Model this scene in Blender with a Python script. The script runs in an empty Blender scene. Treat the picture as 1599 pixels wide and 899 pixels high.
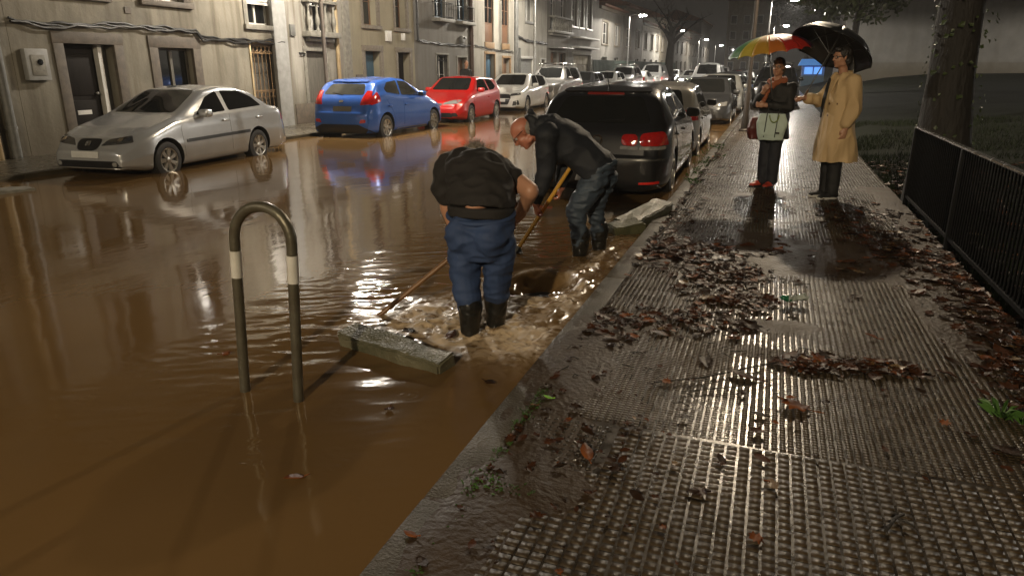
import bpy, bmesh, math, random
import numpy as np
from mathutils import Vector, Matrix, noise as mnoise
from mathutils.bvhtree import BVHTree
R = math.radians
random.seed(7)
rng = np.random.default_rng(11)
SC = bpy.context.scene
COL = SC.collection

# ------------------------------------------------------------------ camera, world, exposure
cam = bpy.data.cameras.new('camera'); camo = bpy.data.objects.new('camera', cam); COL.objects.link(camo)
camo.location = (0, 0, 1.5)
camo.rotation_euler = (R(90-17.39), 0, R(19.82))
cam.sensor_width = 36.0
cam.lens = 36.0*1100/1599
cam.clip_start = 0.05; cam.clip_end = 2000
SC.camera = camo

W = bpy.data.worlds.new('World'); SC.world = W; W.use_nodes = True
wn = W.node_tree.nodes; wl = W.node_tree.links
bg = wn['Background']
sky = wn.new('ShaderNodeTexSky'); sky.sky_type = 'NISHITA'; sky.sun_disc = False
sky.sun_elevation = R(-4); sky.sun_rotation = R(200)
bg.inputs[1].default_value = 0.05
wl.new(sky.outputs[0], bg.inputs[0])
bg2 = wn.new('ShaderNodeBackground'); bg2.inputs[0].default_value = (1.0, .88, .74, 1); bg2.inputs[1].default_value = 0.007   # town glow on low rain cloud
ad = wn.new('ShaderNodeAddShader'); wl.new(bg.outputs[0], ad.inputs[0]); wl.new(bg2.outputs[0], ad.inputs[1])
wl.new(ad.outputs[0], wn['World Output'].inputs[0])

SC.view_settings.view_transform = 'Standard'; SC.view_settings.look = 'None'
SC.view_settings.exposure = 1.4; SC.view_settings.gamma = 1.0
SC.render.engine = 'CYCLES'
SC.cycles.use_denoising = True
SC.cycles.max_bounces = 6; SC.cycles.diffuse_bounces = 3; SC.cycles.glossy_bounces = 4
SC.cycles.sample_clamp_indirect = 4.0
SC.cycles.caustics_reflective = False; SC.cycles.caustics_refractive = False

WATER = -0.04      # flood level; pavement top is z = 0
ROAD = -0.16
HAZE = 0.0008

# ------------------------------------------------------------------ materials
def _new(name):
    m = bpy.data.materials.new(name); m.use_nodes = True
    return m, m.node_tree.nodes, m.node_tree.links, m.node_tree.nodes['Principled BSDF']

def M(name, c1, c2=None, scale=6.0, rough=.5, r2=None, metal=0.0, bump=0.0, bscale=40.0, coat=0.0, contrast=.5,
      detail=5.0, spec=None, stretch=None, trans=0.0, dist=.01, alpha=None, coatr=.05):
    """principled with object-space noise mottling, roughness variation and bump"""
    m, n, l, b = _new(name)
    c2 = c2 or tuple(x*.72 for x in c1)
    tc = n.new('ShaderNodeTexCoord'); vec = tc.outputs['Object']
    if stretch:
        mp = n.new('ShaderNodeMapping'); mp.inputs['Scale'].default_value = stretch
        l.new(vec, mp.inputs[0]); vec = mp.outputs[0]
    nz = n.new('ShaderNodeTexNoise'); nz.inputs['Scale'].default_value = scale; nz.inputs['Detail'].default_value = detail
    l.new(vec, nz.inputs['Vector'])
    cr = n.new('ShaderNodeValToRGB')
    cr.color_ramp.elements[0].position = .5-contrast/2; cr.color_ramp.elements[1].position = .5+contrast/2
    cr.color_ramp.elements[0].color = (*c2, 1); cr.color_ramp.elements[1].color = (*c1, 1)
    l.new(nz.outputs['Fac'], cr.inputs[0]); l.new(cr.outputs[0], b.inputs['Base Color'])
    if r2 is not None:
        mr = n.new('ShaderNodeMapRange'); mr.inputs[1].default_value = .3; mr.inputs[2].default_value = .7
        mr.inputs[3].default_value = rough; mr.inputs[4].default_value = r2
        l.new(nz.outputs['Fac'], mr.inputs[0]); l.new(mr.outputs[0], b.inputs['Roughness'])
    else:
        b.inputs['Roughness'].default_value = rough
    b.inputs['Metallic'].default_value = metal
    if coat:
        b.inputs['Coat Weight'].default_value = coat; b.inputs['Coat Roughness'].default_value = coatr
    if spec is not None: b.inputs['Specular IOR Level'].default_value = spec
    if trans: b.inputs['Transmission Weight'].default_value = trans
    if alpha is not None: b.inputs['Alpha'].default_value = alpha
    if bump:
        nb = n.new('ShaderNodeTexNoise'); nb.inputs['Scale'].default_value = bscale; nb.inputs['Detail'].default_value = 4
        l.new(vec, nb.inputs['Vector'])
        bp = n.new('ShaderNodeBump'); bp.inputs['Strength'].default_value = bump; bp.inputs['Distance'].default_value = dist
        l.new(nb.outputs['Fac'], bp.inputs['Height']); l.new(bp.outputs[0], b.inputs['Normal'])
        if coat: l.new(bp.outputs[0], b.inputs['Coat Normal'])
    return m

def emit(name, c, s):
    m, n, l, b = _new(name)
    b.inputs['Base Color'].default_value = (*[min(1, x) for x in c], 1)
    b.inputs['Emission Color'].default_value = (*c, 1); b.inputs['Emission Strength'].default_value = s
    b.inputs['Roughness'].default_value = .4
    return m

def plaster(name, c, dirt=(.09,.075,.05), amount=.55, rough=.8):
    """rendered wall: mottled, streaked downwards, dirty splash zone near the ground, damp"""
    m, n, l, b = _new(name)
    tc = n.new('ShaderNodeTexCoord'); P = tc.outputs['Object']
    def noise(sc, stretch=(1,1,1), det=6):
        mp = n.new('ShaderNodeMapping'); mp.inputs['Scale'].default_value = stretch; l.new(P, mp.inputs[0])
        z = n.new('ShaderNodeTexNoise'); z.inputs['Scale'].default_value = sc; z.inputs['Detail'].default_value = det
        l.new(mp.outputs[0], z.inputs['Vector']); return z.outputs['Fac']
    def ramp(f, a, bb):
        r = n.new('ShaderNodeMapRange'); r.inputs[1].default_value = a; r.inputs[2].default_value = bb; l.new(f, r.inputs[0]); return r.outputs[0]
    def mix(f, ca, cb):
        x = n.new('ShaderNodeMix'); x.data_type = 'RGBA'; l.new(f, x.inputs['Factor'])
        for s, v in ((x.inputs[6], ca), (x.inputs[7], cb)):
            if isinstance(v, tuple): s.default_value = (*v, 1)
            else: l.new(v, s)
        return x.outputs[2]
    def math_(op, a, bb):
        x = n.new('ShaderNodeMath'); x.operation = op
        for s, v in ((x.inputs[0], a), (x.inputs[1], bb)):
            if isinstance(v, (int, float)): s.default_value = v
            else: l.new(v, s)
        return x.outputs[0]
    base = mix(ramp(noise(1.3), .35, .7), tuple(x*.8 for x in c), c)
    streak = ramp(noise(2.2, (1, 2.2, .22)), .45, .72)
    base = mix(math_('MULTIPLY', streak, amount), base, dirt)
    blot = ramp(noise(1.7, (1,1,.8)), .5, .72)
    base = mix(math_('MULTIPLY', blot, amount*.8), base, tuple(x*.5 for x in c))
    sp = n.new('ShaderNodeSeparateXYZ'); l.new(P, sp.inputs[0])
    low = n.new('ShaderNodeMapRange'); low.inputs[1].default_value = .9; low.inputs[2].default_value = .1; l.new(math_('ADD', sp.outputs[2], math_('MULTIPLY', noise(2.5), -.5)), low.inputs[0])
    base = mix(math_('MULTIPLY', low.outputs[0], .8), base, dirt)
    l.new(base, b.inputs['Base Color'])
    b.inputs['Roughness'].default_value = rough
    bp = n.new('ShaderNodeBump'); bp.inputs['Strength'].default_value = .5; bp.inputs['Distance'].default_value = .015
    l.new(noise(14, det=8), bp.inputs['Height']); l.new(bp.outputs[0], b.inputs['Normal'])
    return m

# ------------------------------------------------------------------ tagging
def tag(o, label=None, cat=None, group=None, kind=None):
    if label: o['label'] = label
    if cat: o['category'] = cat
    if group: o['group'] = group
    if kind: o['kind'] = kind
    return o

def thing(name, label, cat, loc=(0,0,0), rz=0.0, group=None):
    o = bpy.data.objects.new(name, None); COL.objects.link(o)
    o.location = loc; o.rotation_euler = (0,0,rz); o.empty_display_size = .1
    return tag(o, label, cat, group)

def link_mesh(name, me, mats, parent=None, smooth=None):
    if mats is not None:
        for m in (mats if isinstance(mats, (list, tuple)) else [mats]): me.materials.append(m)
    if smooth is not None:
        me.polygons.foreach_set('use_smooth', np.ones(len(me.polygons), bool))
        if smooth < 179: me.set_sharp_from_angle(angle=R(smooth))
    o = bpy.data.objects.new(name, me); COL.objects.link(o)
    if parent is not None: o.parent = parent
    return o

def copy_tree(o, parent=None):
    c = o.copy(); COL.objects.link(c)
    if parent is not None: c.parent = parent
    for ch in list(o.children): copy_tree(ch, c)
    return c

# ------------------------------------------------------------------ mesh collector
class MB:
    def __init__(s): s.v = []; s.f = []; s.m = []; s.mi = 0
    def add(s, vs, fs):
        b = len(s.v); s.v += [tuple(p) for p in vs]
        for f in fs: s.f.append(tuple(i+b for i in f)); s.m.append(s.mi)
        return s
    def box(s, x0,x1,y0,y1,z0,z1, T=None):
        vs = [Vector(p) for p in ((x0,y0,z0),(x1,y0,z0),(x1,y1,z0),(x0,y1,z0),(x0,y0,z1),(x1,y0,z1),(x1,y1,z1),(x0,y1,z1))]
        if T is not None: vs = [T @ p for p in vs]
        return s.add(vs, [(3,2,1,0),(4,5,6,7),(0,1,5,4),(1,2,6,5),(2,3,7,6),(3,0,4,7)])
    def bbox(s, x0,x1,y0,y1,z0,z1, b=.01, T=None):
        """box with chamfered edges"""
        bm = bmesh.new(); bmesh.ops.create_cube(bm, size=1)
        for v in bm.verts: v.co = Vector((x0+(v.co.x+.5)*(x1-x0), y0+(v.co.y+.5)*(y1-y0), z0+(v.co.z+.5)*(z1-z0)))
        bmesh.ops.bevel(bm, geom=bm.edges[:], offset=b, segments=2, profile=.6, affect='EDGES')
        bm.verts.index_update()
        vs = [(T @ v.co) if T is not None else v.co.copy() for v in bm.verts]
        s.add(vs, [tuple(v.index for v in f.verts) for f in bm.faces]); bm.free(); return s
    def tube(s, pts, r, n=10, caps=True, closed=False):
        pts = [Vector(p) for p in pts]; N = len(pts)
        rs = r if isinstance(r, (list, tuple)) else [r]*N
        rings = []; prev = None
        for i, p in enumerate(pts):
            a = pts[max(0, i-1)]; c = pts[min(N-1, i+1)]
            t = (c-a).normalized()
            if prev is None:
                u = t.orthogonal().normalized()
            else:
                u = (prev - t*prev.dot(t)).normalized()
            prev = u; w = t.cross(u)
            rings.append([p + (u*math.cos(2*math.pi*k/n) + w*math.sin(2*math.pi*k/n))*rs[i] for k in range(n)])
        vs = [q for rg in rings for q in rg]; fs = []
        for i in range(N-1):
            for k in range(n):
                fs.append((i*n+k, i*n+(k+1)%n, (i+1)*n+(k+1)%n, (i+1)*n+k))
        if caps:
            fs.append(tuple(range(n-1,-1,-1))); fs.append(tuple((N-1)*n+k for k in range(n)))
        return s.add(vs, fs)
    def lathe(s, prof, n=24, T=None, cap=True):
        """prof: list of (r, z) turned about z"""
        vs = []; fs = []
        for r, z in prof:
            for k in range(n):
                a = 2*math.pi*k/n; p = Vector((r*math.cos(a), r*math.sin(a), z)); vs.append(T @ p if T is not None else p)
        for i in range(len(prof)-1):
            for k in range(n): fs.append((i*n+k, i*n+(k+1)%n, (i+1)*n+(k+1)%n, (i+1)*n+k))
        if cap:
            fs.append(tuple(range(n-1,-1,-1))); fs.append(tuple((len(prof)-1)*n+k for k in range(n)))
        return s.add(vs, fs)
    def build(s, name, mats, parent=None, smooth=None):
        me = bpy.data.meshes.new(name); me.from_pydata(s.v, [], s.f)
        if any(s.m): me.polygons.foreach_set('material_index', s.m)
        me.update()
        return link_mesh(name, me, mats, parent, smooth)

def grid_mesh(name, xs, ys, Z, mats, keep=None, attr=None, **tags):
    """height field over xs × ys; Z[j,i]; keep = bool per cell"""
    nx, ny = len(xs), len(ys)
    Xg, Yg = np.meshgrid(xs, ys)
    co = np.stack([Xg, Yg, Z], -1).reshape(-1, 3)
    idx = np.arange(nx*ny).reshape(ny, nx)
    q = np.stack([idx[:-1,:-1], idx[:-1,1:], idx[1:,1:], idx[1:,:-1]], -1)
    q = q.reshape(-1, 4) if keep is None else q[keep]
    me = bpy.data.meshes.new(name)
    me.vertices.add(len(co)); me.vertices.foreach_set('co', co.astype(np.float32).ravel())
    me.loops.add(q.size); me.loops.foreach_set('vertex_index', q.astype(np.int32).ravel())
    me.polygons.add(len(q)); me.polygons.foreach_set('loop_start', np.arange(0, q.size, 4, dtype=np.int32))
    me.update(calc_edges=True); me.validate()
    if attr:
        for k, v in attr.items():
            a = me.attributes.new(k, 'FLOAT', 'POINT'); a.data.foreach_set('value', v.astype(np.float32).ravel())
    return link_mesh(name, me, mats, None, 180)

# vectorised value noise
_perm = rng.permutation(4096)
_val = rng.random(4096)
def vnoise(x, y, seed=0):
    xi = np.floor(x).astype(int); yi = np.floor(y).astype(int); fx = x-xi; fy = y-yi
    fx = fx*fx*(3-2*fx); fy = fy*fy*(3-2*fy)
    h = lambda a, b: _val[(_perm[(a + seed*131) & 4095] + b*57 + seed*17) & 4095]
    return (h(xi,yi)*(1-fx)+h(xi+1,yi)*fx)*(1-fy) + (h(xi,yi+1)*(1-fx)+h(xi+1,yi+1)*fx)*fy
def fbm(x, y, o=4, seed=0):
    s = 0; a = .5; t = 0
    for i in range(o):
        s = s + a*vnoise(x*2**i, y*2**i, seed+i); t += a; a *= .5
    return s/t

# ------------------------------------------------------------------ shared materials
MT = {}
MT['granite'] = M('granite', (.20,.17,.13), (.10,.085,.065), 14, .7, bump=.4, bscale=60)
MT['granite_dark'] = M('granite_dark', (.12,.095,.07), (.06,.05,.04), 9, .65, bump=.4, bscale=50)
MT['concrete'] = M('concrete', (.24,.225,.19), (.12,.115,.095), 9, .6, bump=.5, bscale=50)
MT['moss_stone'] = M('moss_stone', (.105,.10,.052), (.05,.055,.025), 11, .55, .35, bump=.8, bscale=55)
MT['black_iron'] = M('black_iron', (.008,.008,.0085), None, 20, .6, bump=.1, spec=.08)
MT['dark_post'] = M('dark_post', (.045,.032,.022), (.025,.018,.013), 9, .5, bump=.2)
MT['grey_steel'] = M('grey_steel', (.28,.28,.27), (.18,.18,.17), 12, .38, metal=.7)
MT['dark_wood'] = M('dark_wood', (.014,.011,.009), (.008,.006,.005), 8, .6, stretch=(4,4,.4), bump=.2, spec=.12)
MT['brown_wood'] = M('brown_wood', (.16,.08,.04), (.09,.045,.022), 8, .5, stretch=(4,4,.4), bump=.2)
MT['blue_wood'] = M('blue_wood', (.05,.11,.17), (.03,.07,.11), 6, .5, stretch=(4,4,.4))
MT['grey_wood'] = M('grey_wood', (.13,.12,.10), (.07,.065,.055), 7, .65, stretch=(3,3,.4), bump=.3)
MT['white_paint'] = M('white_paint', (.62,.61,.58), (.5,.49,.46), 6, .45)
MT['ochre_paint'] = M('ochre_paint', (.25,.16,.075), (.15,.09,.045), 12, .5, bump=.2)
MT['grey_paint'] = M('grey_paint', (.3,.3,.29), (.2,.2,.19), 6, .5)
MT['night_glass'] = M('night_glass', (.012,.013,.014), (.008,.009,.01), 2, .06, spec=.6)
MT['curtain'] = M('curtain', (.30,.29,.27), (.16,.155,.14), 5, .7, stretch=(1,9,.3))
MT['cable'] = M('cable', (.02,.019,.018), None, 8, .5)
MT['pipe_grey'] = M('pipe_grey', (.15,.15,.14), (.09,.09,.085), 8, .45)
MT['pipe_brown'] = M('pipe_brown', (.09,.045,.03), (.05,.028,.02), 8, .45)
MT['pipe_cream'] = M('pipe_cream', (.42,.34,.2), (.2,.13,.06), 5, .5, stretch=(1,1,.5))
MT['roof_tile'] = M('roof_tile', (.22,.1,.06), (.12,.06,.04), 9, .7, bump=.8, bscale=20)
MT['rubber'] = M('rubber', (.014,.014,.014), (.022,.02,.018), 30, .55, bump=.2)
MT['plastic_black'] = M('plastic_black', (.015,.015,.016), None, 20, .38)
MT['lamp_lens'] = emit('lamp_lens', (1.0,.93,.82), 160)
MT['leaf_brown'] = M('leaf_brown', (.075,.025,.010), (.030,.014,.007), 3.5, .34, .5, bump=.5, bscale=30, contrast=.7, spec=.07)
MT['bark'] = M('bark', (.020,.016,.012), (.010,.008,.006), 7, .75, stretch=(1,1,.3), bump=1, bscale=18, dist=.03)
# ================================================================== setting: ground sheets, water, kerbs, pavement
# base ground to the horizon
asphalt = M('wet_asphalt', (.05,.047,.042), (.03,.028,.025), 30, .5, bump=.3, bscale=200)
b = MB(); b.box(-900, 900, -300, 1500, ROAD-.35, ROAD-.012); tag(b.build('ground', asphalt), kind='structure')
b = MB(); b.add([(-10.1,-60,ROAD),(-1.07,-60,ROAD),(-1.07,260,ROAD),(-10.1,260,ROAD)], [(0,1,2,3)])
tag(b.build('road', asphalt), kind='structure')

# ---- flood water: one sheet, fine and rough where it is being churned
def water_material():
    m, n, l, b = _new('flood_water')
    tc = n.new('ShaderNodeTexCoord'); P = tc.outputs['Object']
    nz = n.new('ShaderNodeTexNoise'); nz.inputs['Scale'].default_value = .55; nz.inputs['Detail'].default_value = 5; l.new(P, nz.inputs['Vector'])
    cr = n.new('ShaderNodeValToRGB'); cr.color_ramp.elements[0].position = .3; cr.color_ramp.elements[1].position = .7
    cr.color_ramp.elements[0].color = (.112,.065,.024,1); cr.color_ramp.elements[1].color = (.158,.092,.035,1)
    l.new(nz.outputs['Fac'], cr.inputs[0])
    at = n.new('ShaderNodeAttribute'); at.attribute_name = 'foam'
    n2 = n.new('ShaderNodeTexNoise'); n2.inputs['Scale'].default_value = 8; n2.inputs['Detail'].default_value = 9; n2.inputs['Distortion'].default_value = 2.2; l.new(P, n2.inputs['Vector'])
    mu = n.new('ShaderNodeMath'); mu.operation = 'MULTIPLY'; l.new(at.outputs['Fac'], mu.inputs[0])
    mr = n.new('ShaderNodeMapRange'); mr.inputs[1].default_value = .30; mr.inputs[2].default_value = .56; l.new(n2.outputs['Fac'], mr.inputs[0]); l.new(mr.outputs[0], mu.inputs[1])
    mx = n.new('ShaderNodeMix'); mx.data_type = 'RGBA'; l.new(mu.outputs[0], mx.inputs['Factor']); l.new(cr.outputs[0], mx.inputs[6]); mx.inputs[7].default_value = (.52,.40,.26,1)
    l.new(mx.outputs[2], b.inputs['Base Color'])
    rr = n.new('ShaderNodeMapRange'); rr.inputs[3].default_value = .075; rr.inputs[4].default_value = .75; l.new(mu.outputs[0], rr.inputs[0]); l.new(rr.outputs[0], b.inputs['Roughness'])
    b.inputs['IOR'].default_value = 1.33
    mp = n.new('ShaderNodeMapping'); mp.inputs['Scale'].default_value = (1, .55, 1); mp.inputs['Rotation'].default_value = (0,0,R(25)); l.new(P, mp.inputs[0])
    n3 = n.new('ShaderNodeTexNoise'); n3.inputs['Scale'].default_value = 3.2; n3.inputs['Detail'].default_value = 3; l.new(mp.outputs[0], n3.inputs['Vector'])
    n4 = n.new('ShaderNodeTexNoise'); n4.inputs['Scale'].default_value = 22; n4.inputs['Detail'].default_value = 2; l.new(mp.outputs[0], n4.inputs['Vector'])
    b1 = n.new('ShaderNodeBump'); b1.inputs['Strength'].default_value = .30; b1.inputs['Distance'].default_value = .012; l.new(n3.outputs['Fac'], b1.inputs['Height'])
    b2 = n.new('ShaderNodeBump'); b2.inputs['Strength'].default_value = .12; b2.inputs['Distance'].default_value = .003; l.new(n4.outputs['Fac'], b2.inputs['Height'])
    l.new(b1.outputs[0], b2.inputs['Normal']); l.new(b2.outputs[0], b.inputs['Normal'])
    return m
def water_axis(lo, a, bb, hi, fine, n0, n1):
    left = a - (np.linspace(0, 1, n0)[::-1]**2)[:-1]*(a-lo)
    right = bb + (np.linspace(0, 1, n1)**2)[1:]*(hi-bb)
    return np.concatenate([left, np.arange(a, bb+1e-6, fine), right])
FX = (-3.4, -1.04); FY = (1.6, 7.4)
wxs = np.concatenate([np.linspace(-10.14, FX[0], 60)[:-1], np.arange(FX[0], FX[1]-.005, .012), [-1.055]])
wys = np.concatenate([np.linspace(-40, FY[0], 50)[:-1], np.arange(FY[0], FY[1], .012), FY[1]+(np.linspace(0,1,110)[1:]**2)*230])
X, Y = np.meshgrid(wxs, wys)
gs = lambda cx, cy, sx, sy: np.exp(-((X-cx)/sx)**2-((Y-cy)/sy)**2)
churn = np.clip(gs(-1.85,3.78,.36,.30)+.9*gs(-1.55,3.85,.3,.33)+.7*gs(-1.5,4.35,.35,.22)+.5*gs(-1.3,3.6,.2,.25), 0, 1.15)
stream = gs(-1.22,5.4,.15,1.1)+.6*gs(-1.17,3.9,.09,.6)
stream = np.where(X < -1.02, stream, 0)
rip = .16+gs(-2.45,3.75,.45,.75)+.5*gs(-2.2,5.0,.6,.7)+.35*gs(-2.0,6.2,.7,.9)
def ridged(x, y, o, s): return 1-np.abs(2*fbm(x, y, o, s)-1)
wz = np.zeros_like(X)
wx1 = X + .10*fbm(X*3, Y*3, 2, 3); wy1 = Y + .10*fbm(X*3+9, Y*3, 2, 5)
wz += churn*(.040*(ridged(wx1*6, wy1*5, 4, 1)-.62) + .026*(ridged(wx1*15, wy1*13, 3, 6)-.6) + .016*(fbm(wx1*34, wy1*30, 3, 9)-.5))
wz += stream*(.040*(ridged(wx1*14, wy1*5, 3, 20)-.6)+.020*(fbm(wx1*40, wy1*22, 3, 23)-.5))
u = (X*.88+Y*.47); v = (-X*.47+Y*.88)                         # wavelets running off the churn
wz += rip*(.020*(ridged(u*2.2+.5*fbm(X*2,Y*2,2,31), v*7, 3, 33)-.6) + .006*(fbm(u*9, v*22, 3, 37)-.5))
wz += .0022*(fbm(X*2.2, Y*3.2, 3, 41)-.5)
VX, VY = -1.55, 4.80
dx = X-VX; dy = (Y-VY)/1.25; rr = np.hypot(dx, dy); th = np.arctan2(dy, dx)
wz += -.165*np.exp(-(rr/.22)**2)*(1+.25*(fbm(X*14,Y*14,3,91)-.5)) + .022*(fbm(wx1*15+th, wy1*15, 3, 93)-.5)*np.exp(-(rr/.42)**2) + .020*np.sin(2*th+17*rr)*np.exp(-((rr-.27)/.14)**2) + .012*np.sin(5*th+30*rr)*np.exp(-((rr-.2)/.12)**2)
wz += .030*np.exp(-((rr-.34)/.06)**2)*np.clip(np.cos(th+.5),0,1)
r_d = np.random.default_rng(77)                              # rain rings
for k in range(230):
    cx, cy = r_d.uniform(FX[0], -1.1), r_d.uniform(FY[0], FY[1]); r0 = r_d.uniform(.012, .05); a0 = r_d.uniform(.0010, .0028)
    i0, i1 = np.searchsorted(wxs, [cx-.12, cx+.12]); j0, j1 = np.searchsorted(wys, [cy-.12, cy+.12])
    q = np.hypot(X[j0:j1,i0:i1]-cx, Y[j0:j1,i0:i1]-cy); wz[j0:j1,i0:i1] += a0*np.cos((q-r0)*2*np.pi/.022)*np.exp(-((q-r0)/.014)**2)
wz += .010*rip*(ridged(u*1.1+.4*fbm(X*1.5,Y*1.5,2,35), v*3.2, 2, 39)-.6)
edge = np.clip((X-FX[0])/.3,0,1)*np.clip((FX[1]+.0-X)/.05,0,1)*np.clip((Y-FY[0])/.4,0,1)*np.clip((FY[1]-Y)/.4,0,1)
foam = np.clip(churn*1.9*(fbm(wx1*5, wy1*5, 4, 51)*2.0-.25), 0, 1)+.7*stream*np.clip(fbm(wx1*16, wy1*7, 3, 53)*2.4-.8,0,1)
foam += .7*np.exp(-((rr-.33)/.05)**2)*np.clip(fbm(wx1*9, wy1*9, 3, 57)*2.2-.8,0,1)
# the tactile ripples of the undisturbed sheet stay in the bump
grid_ok = np.ones((len(wys)-1, len(wxs)-1), bool)
wat = grid_mesh('water', wxs, wys, WATER+wz*edge, water_material(), grid_ok, {'foam': np.clip(foam*edge, 0, 1)})
tag(wat, kind='structure')

# ---- right pavement
GROOVE = -.0026
base_m = M('wet_groove', (.045,.034,.022), (.022,.017,.012), 9, .20, .36, bump=.3, bscale=45, dist=.004)
pad_m = M('wet_tile', (.066,.044,.021), (.030,.020,.009), 2.6, .46, .33, bump=.6, bscale=170, dist=.003, contrast=.6, spec=.55)
far_m = None
b = MB(); b.box(-.905, 1.52, -8, 130, ROAD-.1, GROOVE); tag(b.build('pavement', base_m), kind='structure')
def pads(name, x0, x1, y0, y1, px, py, gx, gy, h, matr, skip=None, ch=.0007):
    xs = np.arange(x0, x1-px*.5, px); ys = np.arange(y0, y1-py*.5, py)
    Xp, Yp = np.meshgrid(xs, ys); Xp = Xp.ravel(); Yp = Yp.ravel()
    if skip is not None:
        k = ~skip(Xp, Yp); Xp = Xp[k]; Yp = Yp[k]
    n = len(Xp); jit = (rng.random((n,4))-.5)*.0018
    tilt = (rng.random(n)-.5)*.0009
    # large slabs sit a touch differently
    sl = (_val[(np.floor(Xp/.4).astype(int)*37+np.floor(Yp/.4).astype(int)*91) & 4095]-.5)*.004
    xa = Xp+gx/2+jit[:,0]; xb = Xp+px-gx/2+jit[:,1]; ya = Yp+gy/2+jit[:,2]; yb = Yp+py-gy/2+jit[:,3]
    zt = h+sl
    V = np.zeros((n, 8, 3))
    for i, (xx, yy, zz) in enumerate(((xa,ya,GROOVE-.002+0*zt),(xb,ya,GROOVE-.002+0*zt),(xb,yb,GROOVE-.002+0*zt),(xa,yb,GROOVE-.002+0*zt),
                                      (xa+ch,ya+ch,zt+tilt),(xb-ch,ya+ch,zt-tilt),(xb-ch,yb-ch,zt-tilt),(xa+ch,yb-ch,zt+tilt))):
        V[:,i,0] = xx; V[:,i,1] = yy; V[:,i,2] = zz
    F = np.array([(4,5,6,7),(0,1,5,4),(1,2,6,5),(2,3,7,6),(3,0,4,7)])
    q = (F[None]+(np.arange(n)*8)[:,None,None]).reshape(-1,4)
    me = bpy.data.meshes.new(name); me.vertices.add(n*8); me.vertices.foreach_set('co', V.astype(np.float32).ravel())
    me.loops.add(q.size); me.loops.foreach_set('vertex_index', q.astype(np.int32).ravel())
    me.polygons.add(len(q)); me.polygons.foreach_set('loop_start', np.arange(0, q.size, 4, dtype=np.int32)); me.update(calc_edges=True)
    return tag(link_mesh(name, me, matr), kind='structure')
pads('pavement_paving', -.895, 1.5, 1.0, 2.76, .0500, .0400, .009, .007, 0, pad_m, lambda x, y: (y > 2.36) & (x < -.52))
pads('pavement_paving', -.895, 1.5, 2.78, 9.9, .0320, .0225, .0085, .0055, 0, pad_m, ch=.0007)
pads('pavement_paving', -.895, 1.5, 9.92, 34, .0400, .0600, .011, .011, 0, pad_m, ch=.0007)
# studded slabs beside the kerb
studs = MB(); 
for i in range(11):
    for j in range(11):
        cx = -.885+.033*i+.012; cy = 2.375+.034*j+.012
        studs.lathe([(.0125,GROOVE-.002),(.0115,0),(.008,.003)], 8, Matrix.Translation((cx,cy,0)))
tag(studs.build('pavement_paving', M('dark_stud', (.05,.04,.028), (.025,.02,.014), 8, .3, .18, bump=.4, bscale=150), None, 50), kind='structure')

# mud film: a height field that drowns the paving where the silt settled
mxs = np.arange(-1.056, 1.53, .022); mys = np.arange(1.0, 12, .026)
X, Y = np.meshgrid(mxs, mys)
gs = lambda cx, cy, sx, sy: np.exp(-((X-cx)/sx)**2-((Y-cy)/sy)**2)
mz = -.0075 + .020*(fbm(X*2.2, Y*1.6, 4, 61)-.42)+.006*(fbm(X*9, Y*7, 3, 66)-.5)
mz += .017*gs(.45,6.15,.85,.50)+.015*gs(1.35,5.0,.33,1.0)+.012*gs(-.85,3.55,.22,.9)+.010*gs(-.85,2.0,.32,.6)+.012*gs(-.35,5.75,.55,.45)
mz += .013*gs(1.45,8.5,.25,2.2)+.010*gs(.05,4.35,.25,.12)+.010*gs(.5,3.85,.33,.08)+.010*gs(-.7,2.2,.22,.12)-.02*gs(.35,2.4,.6,.7)-.012*gs(.1,4.8,.5,.35)
mz += np.where(X < -.905, -.0005 + .016*(fbm(X*7, Y*3.5, 3, 68)-.5), 0)
mud_m = M('mud', (.050,.030,.014), (.030,.018,.009), 5, .45, .6, bump=.7, bscale=35, dist=.012, spec=.22)
tag(grid_mesh('mud', mxs, mys, mz, mud_m), kind='structure')

# kerb stones, about 1 m each, slightly uneven
kerb_m = M('kerb_granite', (.070,.055,.030), (.030,.024,.013), 3.0, .6, .42, bump=.6, bscale=90, spec=.25)
kb = MB(); y = -8.0; i = 0
while y < 130:
    ln = .98+.06*random.random()
    if y < 30:
        kb.bbox(-1.06+random.uniform(-.004,.004), -.912, y+.004, y+ln-.004, ROAD-.05, .004+random.uniform(-.004,.004), .012)
    else:
        kb.box(-1.06, -.912, y, y+ln*4-.01, ROAD-.05, .003); ln *= 4
    y += ln
tag(kb.build('kerb', kerb_m, None, 40), kind='structure')

# left pavement and kerb
lp = M('left_paving', (.10,.085,.06), (.05,.042,.03), 6, .2, .4, bump=.4, bscale=60)
b = MB(); b.box(-12.09, -10.24, -30, 140, ROAD-.1, .015); tag(b.build('pavement', lp), kind='structure')
kb = MB(); y = -30
while y < 140:
    kb.bbox(-10.23, -10.09, y+.004, y+1.2-.004, ROAD-.05, .02+random.uniform(-.006,.006), .012) if y < 40 else kb.box(-10.23,-10.09,y,y+1.19,ROAD-.05,.02)
    y += 1.2
tag(kb.build('kerb', kerb_m, None, 40), kind='structure')

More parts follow.
